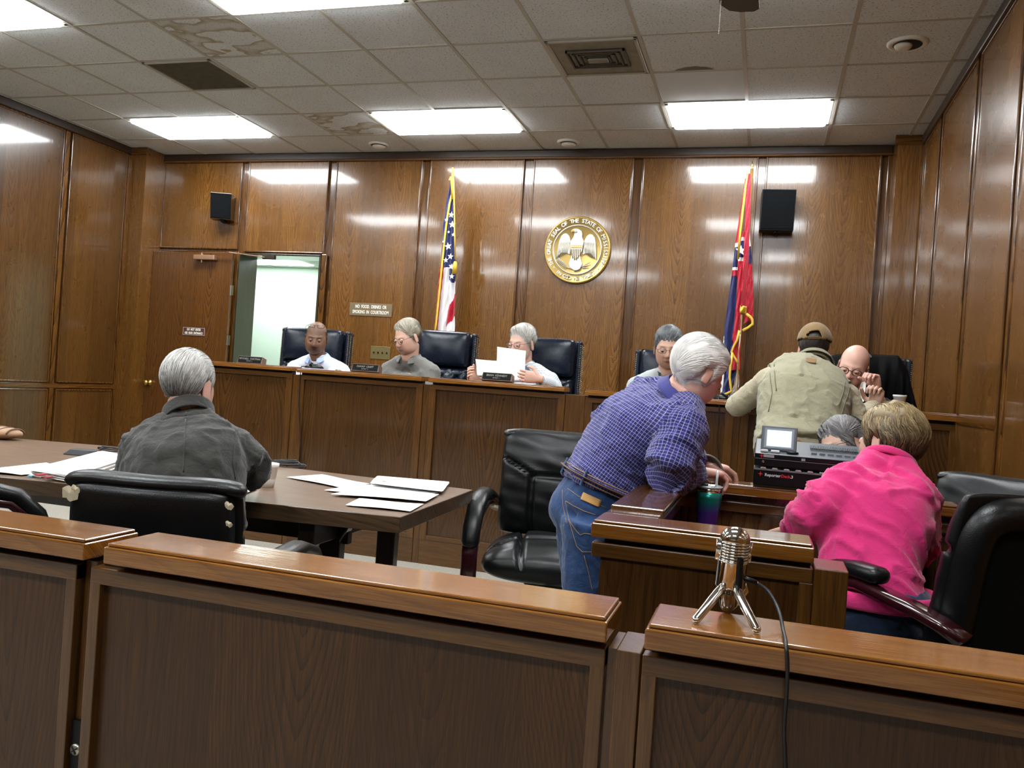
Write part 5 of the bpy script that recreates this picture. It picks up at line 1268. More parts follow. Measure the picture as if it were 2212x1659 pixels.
b = B(); q = Mm @ Vector((-R0*.98, -.004, L_*.53)); tube(b, [q+Vector((0, 0, .02)), q-Vector((0, 0, .03))], (.004, .006), 8, up=Vector((1, 0, 0))); obj('switch_strip', b, M_plast, mic)
cd = tag(empty('microphone_cord', onD(1608, 1250, 1.39)), 'black cord curving from the chrome microphone down over the rail front', 'cable'); oc = onD(1608, 1250, 1.39)
b = B(); tube(b, [onD(1602, 1249, 1.39)-oc, onD(1612, 1251, 1.385)-oc, onD(1634, 1259, 1.38)-oc], [(.0052, .004), (.0055, .0045), (.0042, .0042)], 10); obj('plug', b, M_plast, cd, smooth=True)
pts = bez([onD(1634, 1259, 1.38), onD(1660, 1278, 1.37), onD(1682, 1318, 1.34), onD(1692, 1362, 1.295), onY(1698, 1392, 1.302), onY(1701, 1440, 1.295), onY(1699, 1500, 1.30), onY(1694, 1580, 1.305), onY(1697, 1660, 1.31), onY(1700, 1900, 1.31)], 5)
b = B(); tube(b, [q-oc for q in pts], .0030, 10); obj('cord', b, M_cable, cd, smooth=True)
# ---- wall seal
pc = onY(1247, 540, WB-.02); rs = .305
M_gold = plain('antique_gold', '#B79A5A', .42, .75, bump=(60, .2)); M_pew = plain('pewter_silver', '#C9C5B8', .38, .7); M_gdk = plain('gold_shadow', '#6E5A32', .5, .7)
seal = tag(empty('state_seal', pc), 'round gold and silver state seal with an eagle on the back wall', 'seal'); Mr = Matrix.Rotation(PI/2, 4, 'X')
b = B(); lathe(b, [(rs, -.012), (rs+.002, .004), (rs-.006, .014), (rs-.012, .016), (rs-.018, .010), (.001, .010)], 72, Mr); obj('disc', b, M_gold, seal, smooth=True)
b = B(); lathe(b, [(.215, .008), (.217, .017), (.222, .019), (.227, .017), (.229, .008)], 72, Mr); obj('inner_ring', b, M_pew, seal, smooth=True)
b = B(); lathe(b, [(.238, .008), (.240, .013), (.243, .008)], 72, Mr); obj('thin_ring', b, M_gdk, seal, smooth=True)
def arc_text(s, r, a0, a1, size, flip):
    n_ = len(s)
    for i, ch in enumerate(s):
        if ch == ' ': continue
        a = R_(a0+(a1-a0)*(i/(n_-1))); rot = (a-PI/2) if not flip else (a+PI/2)
        text('lettering', ch, size, M_pew, seal, (r*math.cos(a), -.0125, r*math.sin(a)), (Matrix.Rotation(-rot, 4, 'Y') @ Matrix.Rotation(PI/2, 4, 'X')).to_euler(), .003, bold=.0010)
arc_text('THE GREAT SEAL OF THE STATE OF MISSISSIPPI', .262, 211, -31, .050, False); arc_text('IN GOD WE TRUST', .262, 231, 309, .046, True)
for a in (219, 321): star(seal, .262*math.cos(R_(a)), .262*math.sin(R_(a)), .015, -.014, M_pew)
# eagle relief
def relief(name, pts, th, m=M_pew, bev=.005, y=-.010): return obj(name, poly(B(), pts, -th, Matrix.Translation((0, y, 0))), m, seal, bevel=bev, seg=3)
Z = lambda u, v: ((u-884)/585*rs, (835-v)/585*rs)          # proportions of the relief
body_ = [Z(*q) for q in ((820,560),(825,520),(800,500),(770,500),(790,480),(840,470),(890,475),(940,505),(965,560),(965,620),(1000,700),(985,860),(940,930),(1000,1090),(960,1180),(900,1200),(860,1200),(780,1150),(750,1080),(800,940),(770,860),(755,700),(810,620))]
relief('eagle_body', body_, .014)
for sgn in (0, 1):
    w_ = [(760,680),(730,590),(690,555),(640,560),(590,600),(560,680),(540,800),(520,930),(505,1010),(560,960),(620,900),(700,900),(770,930)] if not sgn else [(1000,690),(1040,600),(1090,560),(1140,565),(1180,610),(1205,700),(1225,850),(1235,1010),(1180,950),(1120,900),(1050,905),(990,930)]
    relief('eagle_wing', [Z(*q) for q in w_], .010)
    for k in range(8):                                       # feather ridges
        a, c = ((755-k*26, 690+k*3), (720-k*27, 905+min(k, 5)*14)) if not sgn else ((1005+k*25, 690+k*3), (1040+k*24, 905+min(k, 5)*14))
        b = B(); tube(b, [Vector((Z(*a)[0], -.021, Z(*a)[1])), Vector((Z(*c)[0], -.020, Z(*c)[1]))], (.0035, .002), 6); obj('feather', b, M_pew, seal, smooth=True)
        b = B(); tube(b, [Vector((Z(a[0]-10, a[1]+20)[0], -.0205, Z(a[0]-10, a[1]+20)[1])), Vector((Z(c[0]-12, c[1])[0], -.0205, Z(c[0]-12, c[1])[1]))], .0012, 4); obj('feather_groove', b, M_gdk, seal)
relief('shield', [Z(*q) for q in ((765,735),(820,750),(880,735),(935,750),(995,730),(985,850),(950,930),(880,1010),(815,930),(775,850))], .020, M_pew, .003)
for k in range(6): x = 795+k*32; obj('shield_stripe', box(B(), (Z(x, 0)[0]-.0035, -.034, Z(0, 830+0)[1]-(.055 if k in (0, 5) else .085 if k in (1, 4) else .1)), (Z(x, 0)[0]+.0025, -.030, Z(0, 830)[1])), M_gdk, seal)
obj('shield_chief', box(B(), (Z(780, 0)[0], -.0335, Z(0, 812)[1]), (Z(980, 0)[0], -.031, Z(0, 760)[1])), M_gold, seal, bevel=.002)
for k in range(6): star(seal, *Z(797+k*34, 787), .010, -.0345, M_pew)
for k in range(9):
    x, y = 560+k*20, 1010+k*16; b = B()
    for sg in (-1, 1): tube(b, [Vector((Z(x, y)[0], -.014, Z(x, y)[1])), Vector((Z(x-22, y+sg*42-10)[0], -.016, Z(x-22, y+sg*42-10)[1]))], [(.002, .002), (.006, .003)], 6, round_cap=True)
    obj('olive_leaf', b, M_pew, seal, smooth=True)
for (a, c) in (((980,1130),(1130,1030)), ((1000,1130),(1140,1080)), ((1000,1150),(1120,1140)), ((740,1150),(930,1200)), ((560,1010),(760,1170)), ((860,1210),(980,1120))): b = B(); tube(b, [Vector((Z(*a)[0], -.016, Z(*a)[1])), Vector((Z(*c)[0], -.016, Z(*c)[1]))], [(.004, .004), (.002, .002)], 6); obj('arrow_shaft' if a[0] > 900 else 'twig', b, M_pew, seal)
b = B(); ball(b, Vector((Z(845, 520)[0], -.026, Z(0, 520)[1])), (.015, .008, .017)); obj('eagle_head', b, M_pew, seal, smooth=True)
b = B(); poly(b, [Z(*q) for q in ((812,495),(770,500),(762,512),(775,540),(785,520),(812,525))], -.012, Matrix.Translation((0, -.014, 0))); obj('beak', b, M_gold, seal)
# ---- flags
m, nt, bs = mat('gold_fringe'); M_fr = m; n = N(nt); bs.inputs['Base Color'].default_value = (*lin('#D9B23A'), 1); bs.inputs['Roughness'].default_value = .6; nt.links.new(n.bump(n.noise(n.vm('MULTIPLY', n.coord(), (300, 300, 30)), 1, 2), .8, .003), bs.inputs['Normal'])
M_navy = cloth('navy_flag_satin', '#1B2158', .45, var=.1, bumpn=.5); M_fred = cloth('red_flag_satin', '#B3122B', .42, var=.08, bumpn=.6); M_fwht = cloth('white_flag_satin', '#E6E4E4', .5, var=.03, bumpn=.4); M_pole = plain('wooden_flag_pole', '#7A5B33', .3, coat=.6); M_gbr = plain('gold_fitting', '#D8B45A', .25, 1)
def strip(par, name, L, Rr, mats, rows, nu=22, nv=150, y0=0, wave=.012, wf=3, ph=0, dy=0.0, org=None):
    """hanging fold of cloth between two outlines (pixel polylines at depth Y); rows=[(v, mat index)]"""
    b = B(); c = org
    def ip(P, v):
        ys = [q[1] for q in P]; y = ys[0]+(ys[-1]-ys[0])*v; x = np.interp(y, ys, [q[0] for q in P]); return x, y
    def fn(u, v):
        (xa, ya), (xb, yb) = ip(L, v), ip(Rr, v); p = onY(xa+(xb-xa)*u, ya+(yb-ya)*u, Yf+dy); q = p-c; q.y += wave*math.sin(u*PI*wf+ph+v*2)*min(1, .3+v) - y0 + .004*math.sin(v*40+u*9); return q
    vs = [[b.verts.new(fn(i/nu, j/nv)) for j in range(nv+1)] for i in range(nu+1)]
    for i in range(nu):
        for j in range(nv):
            f_ = b.faces.new((vs[i][j], vs[i+1][j], vs[i+1][j+1], vs[i][j+1])); k = 0
            for (lim, mi) in rows((i+.5)/nu) if callable(rows) else rows:
                if (j+.5)/nv >= lim: k = mi
            f_.material_index = k
    return obj(name, b, mats, par, smooth=True, solid=.002)
def star5(par, x, y, r, Yd, m=M_fwht, org=None, rot=0):
    p = onY(x, y, Yd)-org; b = B(); b.faces.new([b.verts.new(p+Vector(((r if k % 2 == 0 else r*.42)*math.sin(k*PI/5+rot), 0, (r if k % 2 == 0 else r*.42)*math.cos(k*PI/5+rot)))) for k in range(10)]); return obj('star', b, m, par, solid=.0015)
def poleb(par, px, Yd, ztop, org, r=.013):
    p = onY(*px, Yd); b = B(); tube(b, [Vector((p.x, p.y, .20))-org, Vector((p.x, p.y, ztop))-org], r, 14); obj('pole', b, M_pole, par, smooth=True)
    b = B(); lathe(b, [(.012, 0), (.016, .01), (.010, .02), (.018, .035), (.008, .07), (.001, .12)], 14, Matrix.Translation(Vector((p.x, p.y, ztop))-org) @ Matrix.Scale(.6, 4)); obj('finial', b, M_gbr, par, smooth=True)
    b = B(); lathe(b, [(.15, -.04), (.15, -.02), (.05, .0), (.02, .05)], 24, Matrix.Translation(Vector((p.x, p.y, .20))-org)); obj('stand', b, M_gbr, par, smooth=True)
Yf = 7.15
org = Vector((onY(968, 550, Yf).x, Yf, .16)); us = tag(empty('national_flag', org), 'hanging flag with white stars on navy, left of the wall seal', 'flag')
poleb(us, (976, 400), Yf+.05, onY(976, 372, Yf).z, org)
# canton folds (navy) then stripes
strip(us, 'left_fold', [(971, 395), (957, 480), (952, 575), (946, 640), (938, 730)], [(978, 392), (972, 480), (968, 577), (958, 650), (951, 730)], [M_navy, M_fred], lambda u: [(0, 0), (.545-.03*u, 1)], wave=.012, ph=1, org=org)
strip(us, 'middle_fold', [(976, 400), (966, 480), (958, 575), (950, 650), (943, 730)], [(982, 398), (975, 480), (970, 580), (969, 650), (966, 730)], [M_navy, M_fwht], lambda u: [(0, 0), (.54, 1)], dy=-.03, wave=.01, wf=2, org=org)
strip(us, 'right_fold', [(975, 400), (972, 480), (970, 590), (968, 650), (960, 730)], [(983, 398), (984, 480), (985, 590), (984, 650), (983, 730)], [M_navy, M_fwht, M_fred, M_fwht], lambda u: [(0, 0), (.62+.04*u, 1 if u < .7 else 2), (.66-.03*u, 1), (.82-.11*u, 2), (.93-.07*u, 1)], dy=-.05, wave=.014, wf=3, org=org)
strip(us, 'red_stripe_fold', [(950, 575), (944, 640), (937, 730)], [(959, 577), (952, 640), (944, 730)], [M_fred], [(0, 0)], dy=-.055, wave=.006, org=org)
for x, y, r, ro in ((975, 464, .030, .1), (977, 485, .034, 0), (968, 532, .036, -.2), (973, 554, .030, .1), (963, 562, .026, -.1), (975, 576, .030, .2), (976, 597, .028, 0), (979, 507, .018, 0), (964, 475, .018, .1), (958, 522, .014, .2), (969, 501, .014, .2)): star5(us, x, y, r, Yf-.085, org=org, rot=ro)
def fringe(par, pts, w_, dy, org): b = B(); tube(b, [onY(x, y, Yf+dy)-org for x, y in pts], [(w_, .004)]*len(pts), 8, up=Vector((0, 1, .01))); obj('fringe', b, M_fr, par, smooth=True)
fringe(us, [(978, 372), (976, 395), (976, 420), (971, 440), (966, 470), (960, 520), (955, 570), (948, 640), (942, 700), (937, 735)], .010, -.075, org); fringe(us, [(971, 385), (977, 388), (979, 430)], .020, -.08, org)
b = B(); tube(b, [onY(x, y, Yf-.1)-org for x, y in ((978, 362), (981, 430), (982, 500), (983, 560))], .007, 8); obj('cord', b, M_fr, us, smooth=True)
b = B(); a = onY(983, 572, Yf-.1)-org; tube(b, [a+Vector((0, 0, .03)), a, a-Vector((0, 0, .08))], [.012, .02, .024], 12); obj('tassel', b, M_fr, us, smooth=True)
org = Vector((onY(1600, 600, Yf).x, Yf, .16)); st_ = tag(empty('state_flag', org), 'hanging red and navy flag with red pole sleeve, right of the wall seal', 'flag')
poleb(st_, (1608, 600), Yf+.05, onY(1617, 362, Yf).z, org)
strip(st_, 'left_fold', [(1610, 385), (1600, 450), (1588, 528), (1580, 600), (1566, 700), (1560, 760), (1556, 850)], [(1616, 385), (1606, 450), (1600, 528), (1596, 590), (1590, 700), (1584, 760), (1566, 850)], [M_fred, M_fwht, M_navy, M_fwht, M_fred, M_navy, M_fwht], lambda u: [(0, 0), (.30, 1), (.32, 2), (.415, 3), (.43, 4), (.455, 5), (.72+.5*u, 6)], org=org, wave=.015)
strip(st_, 'middle_fold', [(1604, 500), (1594, 560), (1592, 640), (1586, 700), (1582, 760), (1580, 800)], [(1611, 500), (1606, 560), (1604, 640), (1600, 700), (1599, 760), (1598, 800)], [M_fred, M_fwht, M_navy, M_fwht, M_fred], [(0, 0), (.04, 1), (.065, 2), (.19, 3), (.215, 4)], dy=-.05, wave=.008, org=org)
strip(st_, 'lower_fold', [(1588, 690), (1580, 740), (1570, 800), (1560, 853)], [(1603, 690), (1598, 740), (1592, 800), (1572, 856)], [M_fred, M_navy], lambda u: [(0, 0), (.25+.3*u, 1)], dy=-.03, wave=.012, org=org)
strip(st_, 'white_fold', [(1590, 790), (1586, 830), (1574, 858)], [(1596, 790), (1597, 830), (1590, 858)], [M_fwht], [(0, 0)], dy=.0, wave=.006, org=org)
strip(st_, 'right_fold', [(1613, 500), (1612, 620), (1608, 690), (1606, 700)], [(1619, 500), (1624, 560), (1628, 650), (1627, 690)], [M_fwht, M_navy, M_fred], lambda u: [(0, 0), (.13, 0 if u > .3 else 0), (.17, 1), (.36, 2)], dy=-.02, wave=.01, org=org)
strip(st_, 'pole_sleeve', [(1613, 375), (1611, 450), (1606, 560), (1602, 640), (1600, 662)], [(1622, 375), (1621, 450), (1617, 560), (1613, 640), (1613, 664)], [M_fred], [(0, 0)], dy=-.085, wave=.022, wf=1, ph=PI, org=org, nv=110)
strip(st_, 'sleeve_hem', [(1599, 660), (1598, 676)], [(1613, 662), (1612, 678)], [M_fr], [(0, 0)], dy=-.088, wave=.02, wf=1, ph=PI, org=org, nv=6)
fringe(st_, [(1618, 372), (1611, 400), (1605, 450), (1599, 500), (1594, 560)], .009, -.09, org)
fringe(st_, [(1612, 678), (1620, 684), (1625, 690), (1626, 700), (1616, 708), (1604, 714)], .011, -.07, org); fringe(st_, [(1597, 714), (1592, 735), (1584, 750), (1580, 760), (1590, 778), (1594, 785)], .009, -.07, org)
fringe(st_, [(1582, 762), (1578, 790), (1576, 815), (1578, 832), (1580, 845), (1566, 852), (1560, 855)], .010, -.075, org)
b = B(); a0_ = onY(1602, 680, Yf-.045)-org; tube(b, [a0_, Vector((a0_.x, a0_.y, .06))], .011, 12); obj('lower_pole', b, M_pole, st_, smooth=True)
star5(st_, 1600, 541, .045, Yf-.075, org=org)
# ---- ceiling fan: hub above the frame, one blade tip and the pull chain in view
hb_ = onD(1562, -120, 3.30); hz = 3.0
fan = tag(empty('ceiling_fan', (hb_.x, hb_.y, hz)), 'ceiling fan with one dark blade tip and beaded pull chain showing at the top', 'fan')
b = B(); lathe(b, [(.02, .34), (.06, .335), (.06, .30), (.014, .29), (.014, .10), (.09, .09), (.11, .02), (.10, -.04), (.05, -.07), (.001, -.075)], 28); obj('motor', b, M_bronze, fan, smooth=True)
tipd = onZ(1598, 18, hz)-Vector((hb_.x, hb_.y, hz)); ang = math.atan2(tipd.y, tipd.x)
M_bl = plain('dark_fan_blade', '#3B362E', .6, bump=(200, .4))
for k in range(4):
    Mz = Matrix.Rotation(ang+k*PI/2, 4, 'Z') @ Matrix.Rotation(R_(7), 4, 'X'); Lb = tipd.length+.02; b = B()
    out = [(.16, -.05), (.3, -.075), (Lb-.12, -.095), (Lb-.03, -.09), (Lb, -.065), (Lb+.012, .0), (Lb-.0, .05), (Lb-.06, .085), (.3, .075), (.16, .05)]
    f0 = [b.verts.new(Mz @ Vector((x, y, -.004))) for x, y in out]; f1 = [b.verts.new(Mz @ Vector((x, y, .004))) for x, y in out]; b.faces.new(f0[::-1]); b.faces.new(f1)
    for i in range(len(out)): b.faces.new((f0[i], f0[(i+1) % len(out)], f1[(i+1) % len(out)], f1[i]))
    bl = obj('blade', b, M_bl, fan)
    b = B(); box(b, (.06, -.02, -.01), (.22, .02, -.004), Mz); obj('blade_iron', b, M_bronze, fan)
cz_ = onD(1553, 73, 3.30).z-hz; b = B(); q = onD(1556, 20, 3.30)-Vector((hb_.x, hb_.y, hz))
k = -.07
while k > cz_: bmesh.ops.create_icosphere(b, subdivisions=1, radius=.0019, matrix=Matrix.Translation((q.x, q.y, k))); k -= .0056
tag(obj('pull_chain', b, plain('bead_chain', '#B8B4A8', .3, 1), fan, smooth=True), kind='stuff')
# far-left tan thing and orange folder
p = onZ(8, 948, TZ); t = tag(empty('handbag', (p.x-.02, 3.2, TZ+.0)), 'tan striped bag edge showing at the far left beyond the table', 'bag'); b = B(); ball(b, Vector((0, 0, .03)), (.13, .07, .03)); obj('pouch', b, cloth('tan_striped_cloth', '#9C7C60', .8, var=.3), t, smooth=True)
for k in range(5): b = B(); tube(b, [(-.10+.05*k, -.068*math.cos(a)*(1-abs(k-2)*.12), +.03+.031*math.sin(a)*(1-abs(k-2)*.1)) for a in [PI*q/10 for q in range(11)]], .004, 6); obj('stripe', b, plain('brown_stripe', '#6B4C38', .7), t, smooth=True)
p = onD(2095, 1062, 3.3); t = tag(obj('folder', box(B(), (-.05, -.01, -.01), (.06, .16, .012)), plain('orange_card', '#F07A28', .5), bevel=.002), 'small orange folder lying behind the large black chair', 'folder'); t.location = p
# ================================================================== PEOPLE
S_dark = skin('skin_deep', '#795A47', '#5C3B34', .08, '#1C1512'); S_fair = skin('skin_fair', '#D0A795', '#A9746A', .22, '#8a7a6c'); S_pink = skin('skin_ruddy', '#D3A696', '#A9685E', .3, '#9a8a7a'); S_warm = skin('skin_warm', '#C09A86', '#98645A', .2, '#6a5a4c')
def tb_(front, temple, side, ear, nape, ft=0): return [(0, front), (28, front-.002), (48, temple), (70, side), (84, side-.03), (92, ear), (108, ear+.004), (122, (ear+nape)/2-.01), (145, nape), (180, nape-.006)]
GREY = ('#2E2C2B', '#7D7B78', '#C9C7C2'); WHT = ('#8F8C86', '#D6D3CD', '#F6F4F0'); BLND = ('#241C14', '#6C5A40', '#B29C72'); SALT = ('#25282B', '#5B5E60', '#9A9C9C'); SAND = ('#5E564A', '#A39A88', '#CFC8B8'); BRN = ('#120E0B', '#2A221D', '#4A4039')
fl_down = lambda q: Vector((q.x*.6, .5, -1.0)) if q.z < .06 or q.y > .04 else Vector((q.x*4, 1.0, -.2))
fl_side = lambda q: Vector((-.4, 1.0, .5)) if (q.y < -.055 and q.z < .085) else Vector((-1.0 if q.x > -.02 else -.3, .45, -.5)) if q.z > .05 and q.y < .06 else Vector((q.x*2, .6, -1.0))
fl_back = lambda q: Vector((q.x*1.5, 1.0, -.35)) if q.y < .05 else Vector((-q.x*2, .35, -1.0))
def seated(hpx, Y, yaw=0, pitch=12, roll=0, s=1.0, lean=0, tyaw=0, shw=.185, elb=.24, wr=None, floor_=.16, dn=0):
    H = onY(*hpx, Y); Rz = Matrix.Rotation(R_(tyaw), 4, 'Z')
    L = lambda x, y, z: H + (Rz @ Vector((x, y, 0))) + Vector((0, 0, z))
    J = dict(M=Mhead(H, yaw, pitch, roll, s), neck=L(0, .045, -.15*s), sho=L(0, .055, -.215*s-dn), chest=L(lean*.3, .10, -.40), waist=L(lean*.6, .15, -.60), pel=L(lean, .20, -.74),
             sl=L(shw, .06, -.235*s-dn), sr=L(-shw, .06, -.235*s-dn), el=L(elb, -.04, -.47), er=L(-elb, -.04, -.47), wl=L(.16, -.25, -.44), wr=L(-.16, -.25, -.44))
    J.update(hl=L(.10+lean, .13, -.80), hr=L(-.10+lean, .13, -.80), kl=L(.14+lean, -.22, -.80), kr=L(-.14+lean, -.22, -.80), al=L(.14+lean, -.20, 0), ar=L(-.14+lean, -.20, 0))
    J['al'].z = J['ar'].z = floor_+.09; J['kl'].z = J['kr'].z = floor_+.5
    for k_ in ('kl', 'kr', 'al', 'ar'): J[k_].y = max(J[k_].y, 5.26)
    if wr: J.update(wr)
    return J
M_wshirt = cloth('white_dress_shirt', '#DDE2EC', .8, var=.04); M_bcol = cloth('pale_blue_cloth', '#A9BCE4', .8, var=.05)
M_gshirt = cloth('grey_field_shirt', '#6F6E69', .85); CHECKS |= {'pale_checked_cloth', 'violet_plaid_cloth'}
M_cshirt = cloth('pale_checked_cloth', '#D9DEE2', .8, check=.2, c2='#4F6C86', cell=.013, var=.04)
M_plaid = cloth('violet_plaid_cloth', '#27276A', .85, check=.17, c2='#A5A4D2', c3='#17173A', cell=.0105, var=.08, bumpn=.45)
M_pull = cloth('pale_grey_knit', '#A9B0AF', .9, var=.08); M_coll = cloth('dark_grey_knit', '#3E4448', .9)
M_blkc = cloth('black_cloth', '#0A0A0C', .9, var=.2, bumpn=.4); M_dgry = cloth('charcoal_twill', '#272622', .75, var=.12, bumpn=.45)
M_vest = cloth('khaki_vest_canvas', '#8E8A72', .85, var=.1, bumpn=.45); M_slv = cloth('khaki_sleeve_cotton', '#A39A82', .85, var=.1, bumpn=.5)
M_tan = cloth('tan_canvas', '#8A6D47', .85); M_cap = cloth('brown_cap_canvas', '#7A6240', .8, var=.1)
M_pinkc = cloth('hot_pink_fleece', '#CC2A70', .85, var=.06, bumpn=.35, sheen=.3); M_jean = cloth('blue_denim', '#243F68', .85, weave=500, var=.3, bumpn=.4); M_djean = cloth('dark_denim', '#1E2F4A', .85, weave=500, var=.2)
M_pantd = cloth('dark_trouser_cloth', '#1B1C20', .85); M_gf = plain('gunmetal_frame', '#3A3632', .3, .9); M_bf = plain('black_frame', '#0D0B0B', .25)
# -- man 1: bald, white shirt
J = seated((683, 731), 5.5, 24, 16, 2, 1.0, elb=.25, shw=.19)
J['wl'] = onY(738, 840, 5.22); J['el'] = onY(752, 830, 5.45)

def place(lab, J, hs, sk, top, pants, **k):
    root = Vector((J['pel'].x, J['pel'].y, k.pop('floor_', .16))); return person(lab, root, J, hs, sk, top, pants, **k)
P = place('bald dark-skinned man in white shirt, glasses pushed up on his head', J, dict(nose=1.1, jaw=1.12, jowl=1.2, mustache=.8, brow=.8, lid=.66, cheek=1.08, stubble=.12), S_dark, M_wshirt, M_pantd, vox=.010,
          hands=({'W': J['wl'], 'd': (-.1, -.2, 1), 'n': (-.8, .4, 0), 'curl': .5, 'thumb': -1},), fold=(.004, 13))
collar(P, M_bcol, .072, .036, 24); glasses(P, M_bf, up=True)
hair(P['t'], P['Mh'], dict(nose=1.15, jowl=1, cheek=1.03), dict(name='cropped', tab=[(0, .2), (60, .2), (80, .03), (95, .01), (115, -.03), (180, -.06)], th=(.0005, .001, .001), cols=('#1A1512', '#332A25', '#5A5048'), n=0, top=.05, sub=4, lump=5))
# -- man 2: sandy hair, grey shirt, reading
J = seated((880, 729), 5.3, -28, 26, -2, .99, shw=.175, elb=.23, tyaw=-12)
h2 = dict(nose=1.0, jaw=1.12, jowl=1.1, lid=.9, cheek=1.02, brow=.3)
P = place('fair man with sandy hair and thin glasses in a grey shirt, looking down to read', J, h2, S_fair, M_gshirt, M_pantd, vox=.010, fold=(.005, 12))
collar(P, M_gshirt, .070, .036, 26); glasses(P, M_gf)
hair(P['t'], P['Mh'], h2, dict(name='sandy', tab=tb_(.078, .05, .01, .012, -.055), th=(.014, .006, .009), cols=SAND, n=1500, flow=fl_side, quiff=.008))
# -- man 3: grey-white hair, glasses, holding papers
J = seated((1127, 742), 5.3, -22, 14, 3, 1.0, shw=.19, elb=.27, tyaw=-8)
J['el'] = onY(1200, 842, 5.35); J['wl'] = onY(1163, 818, 5.035); J['er'] = onY(1045, 850, 5.35); J['wr'] = onY(1033, 822, 5.10)
h3 = dict(nose=1.0, jaw=1.1, jowl=.9, lid=.8, brow=.5)
P = place('silver-haired man with glasses in a pale checked shirt holding up papers', J, h3, S_fair, M_cshirt, M_pantd, vox=.010, shirt_end=(.88, .95),
          hands=({'W': J['wl'], 'd': (-1, -.15, .12), 'n': (0.1, 1, 0), 'thumb': -1, 'cl': (.45, .4, .4, .45), 's': 1.0}, {'W': J['wr'], 'd': (-.4, -.5, .25), 'n': (.9, .3, 0), 'curl': .8, 'thumb': 1}), fold=(.005, 12))
collar(P, M_cshirt, .070, .036, 26); glasses(P, M_bf)
b = B(); g = J['wl']-P['O']; tube(b, [g+Vector((-.107, -.008+.011*math.cos(a), .010+.011*math.sin(a))) for a in [2*PI*k/12 for k in range(13)]], .0015, 5, cap=False); obj('ring', b, M_nail, P['t'])
hair(P['t'], P['Mh'], h3, dict(name='silver', tab=tb_(.070, .048, .005, .010, -.055), th=(.016, .007, .011), cols=('#77756F', '#B5B3AC', '#E4E2DB'), n=1500, flow=fl_side, quiff=.012))
def held(lab, px, Ys, bow=.01):
    Pp = [onY(x, y, Y) for (x, y), Y in zip(px, Ys)]; c = sum(Pp, Vector())/4; b = B()
    def fn(u, v): p = Pp[0]*(1-u)*(1-v)+Pp[1]*u*(1-v)+Pp[2]*u*v+Pp[3]*(1-u)*v-c; p.y += bow*math.sin(u*PI)*(1-.4*v)+.004*math.sin(v*5+u*3); return p
    grid(b, fn, 12, 12); o = obj('paper', b, M_pap, solid=.0006, smooth=True); o.location = c; return tag(o, lab, 'paper', 'papers held by the silver-haired man')
held('large white page held up in front of his chin', [(1074, 749), (1136, 758), (1133, 826), (1071, 822)], [5.14, 5.12, 5.10, 5.12])
held('white page held low at the left of the larger one', [(1027, 776), (1075, 780), (1090, 812), (1031, 812)], [5.05, 5.09, 5.07, 5.03])
# -- man 4: dark grey hair, light pullover
J = seated((1444, 752), 5.26, 5, 16, -2, 1.06, shw=.185, elb=.25)
h4 = dict(nose=1.0, jaw=1.1, jowl=.5, cheek=1.04, lid=.8, brow=.8, stubble=.12)
P = place('man with short dark grey hair, rectangular glasses and pale grey pullover, behind the leaning man', J, h4, S_warm, M_pull, M_pantd, vox=.010)
collar(P, M_coll, .071, .034, 30, standing=True); glasses(P, M_gf, hh=.013)
hair(P['t'], P['Mh'], h4, dict(name='iron', tab=tb_(.062, .05, -.005, .010, -.05), th=(.018, .005, .008), cols=SALT, n=1800, flow=lambda q: Vector((.5, .9, .6)) if (q.z > .07 or q.y < -.01) else Vector((q.x, .6, -1)), len=.03, rough=2))
# -- bald man at the judge's place
J = seated((1843, 793), 5.3, -14, 20, 12, 1.06, shw=.2, elb=.24)
J['el'] = onY(1915, 893, 5.2); J['wl'] = onY(1893, 842, 5.10); J['er'] = onY(1790, 890, 5.2); J['wr'] = onY(1800, 900, 5.08)
h5 = dict(nose=1.15, jowl=1.0, lid=.85, brow=.25, sub=5)
P = place('bald ruddy man in black glasses and dark clothes, fist raised, at the judge chair', J, h5, S_pink, M_blkc, M_pantd, vox=.010, shirt_end=(.35, .9),
          hands=({'W': J['wl']+Vector((0, 0, .0)), 'd': (-.25, -.35, 1), 'n': (-.75, -.6, 0), 'curl': 1.15, 'thumb': -1, 's': 1.08},))
glasses(P, M_bf, th=.0022); collar(P, M_coll, .075, .04, 35)
b = B(); lathe(b, [(.001, 0), (.001, .001)], 4)
hair(P['t'], P['Mh'], h5, dict(name='fringe', tab=[(0, .2), (70, .2), (88, .01), (110, -.02), (180, -.06)], top=.04, th=(.0, .003, .004), cols=SAND, n=200, len=.02))
Pp = [onY(x, y, 5.06) for x, y in ((1861, 826), (1872, 822), (1866, 868), (1849, 862))]; c = sum(Pp, Vector())/4; b = B(); grid(b, lambda u, v: Pp[0]*(1-u)*(1-v)+Pp[1]*u*(1-v)+Pp[2]*u*v+Pp[3]*(1-u)*v-c+Vector((0, .02*math.sin(u*3), 0)), 8, 8)
o = obj('paper', b, M_pap, solid=.0006); o.location = c; tag(o, 'white slip of paper in the raised fist of the bald judge', 'paper')
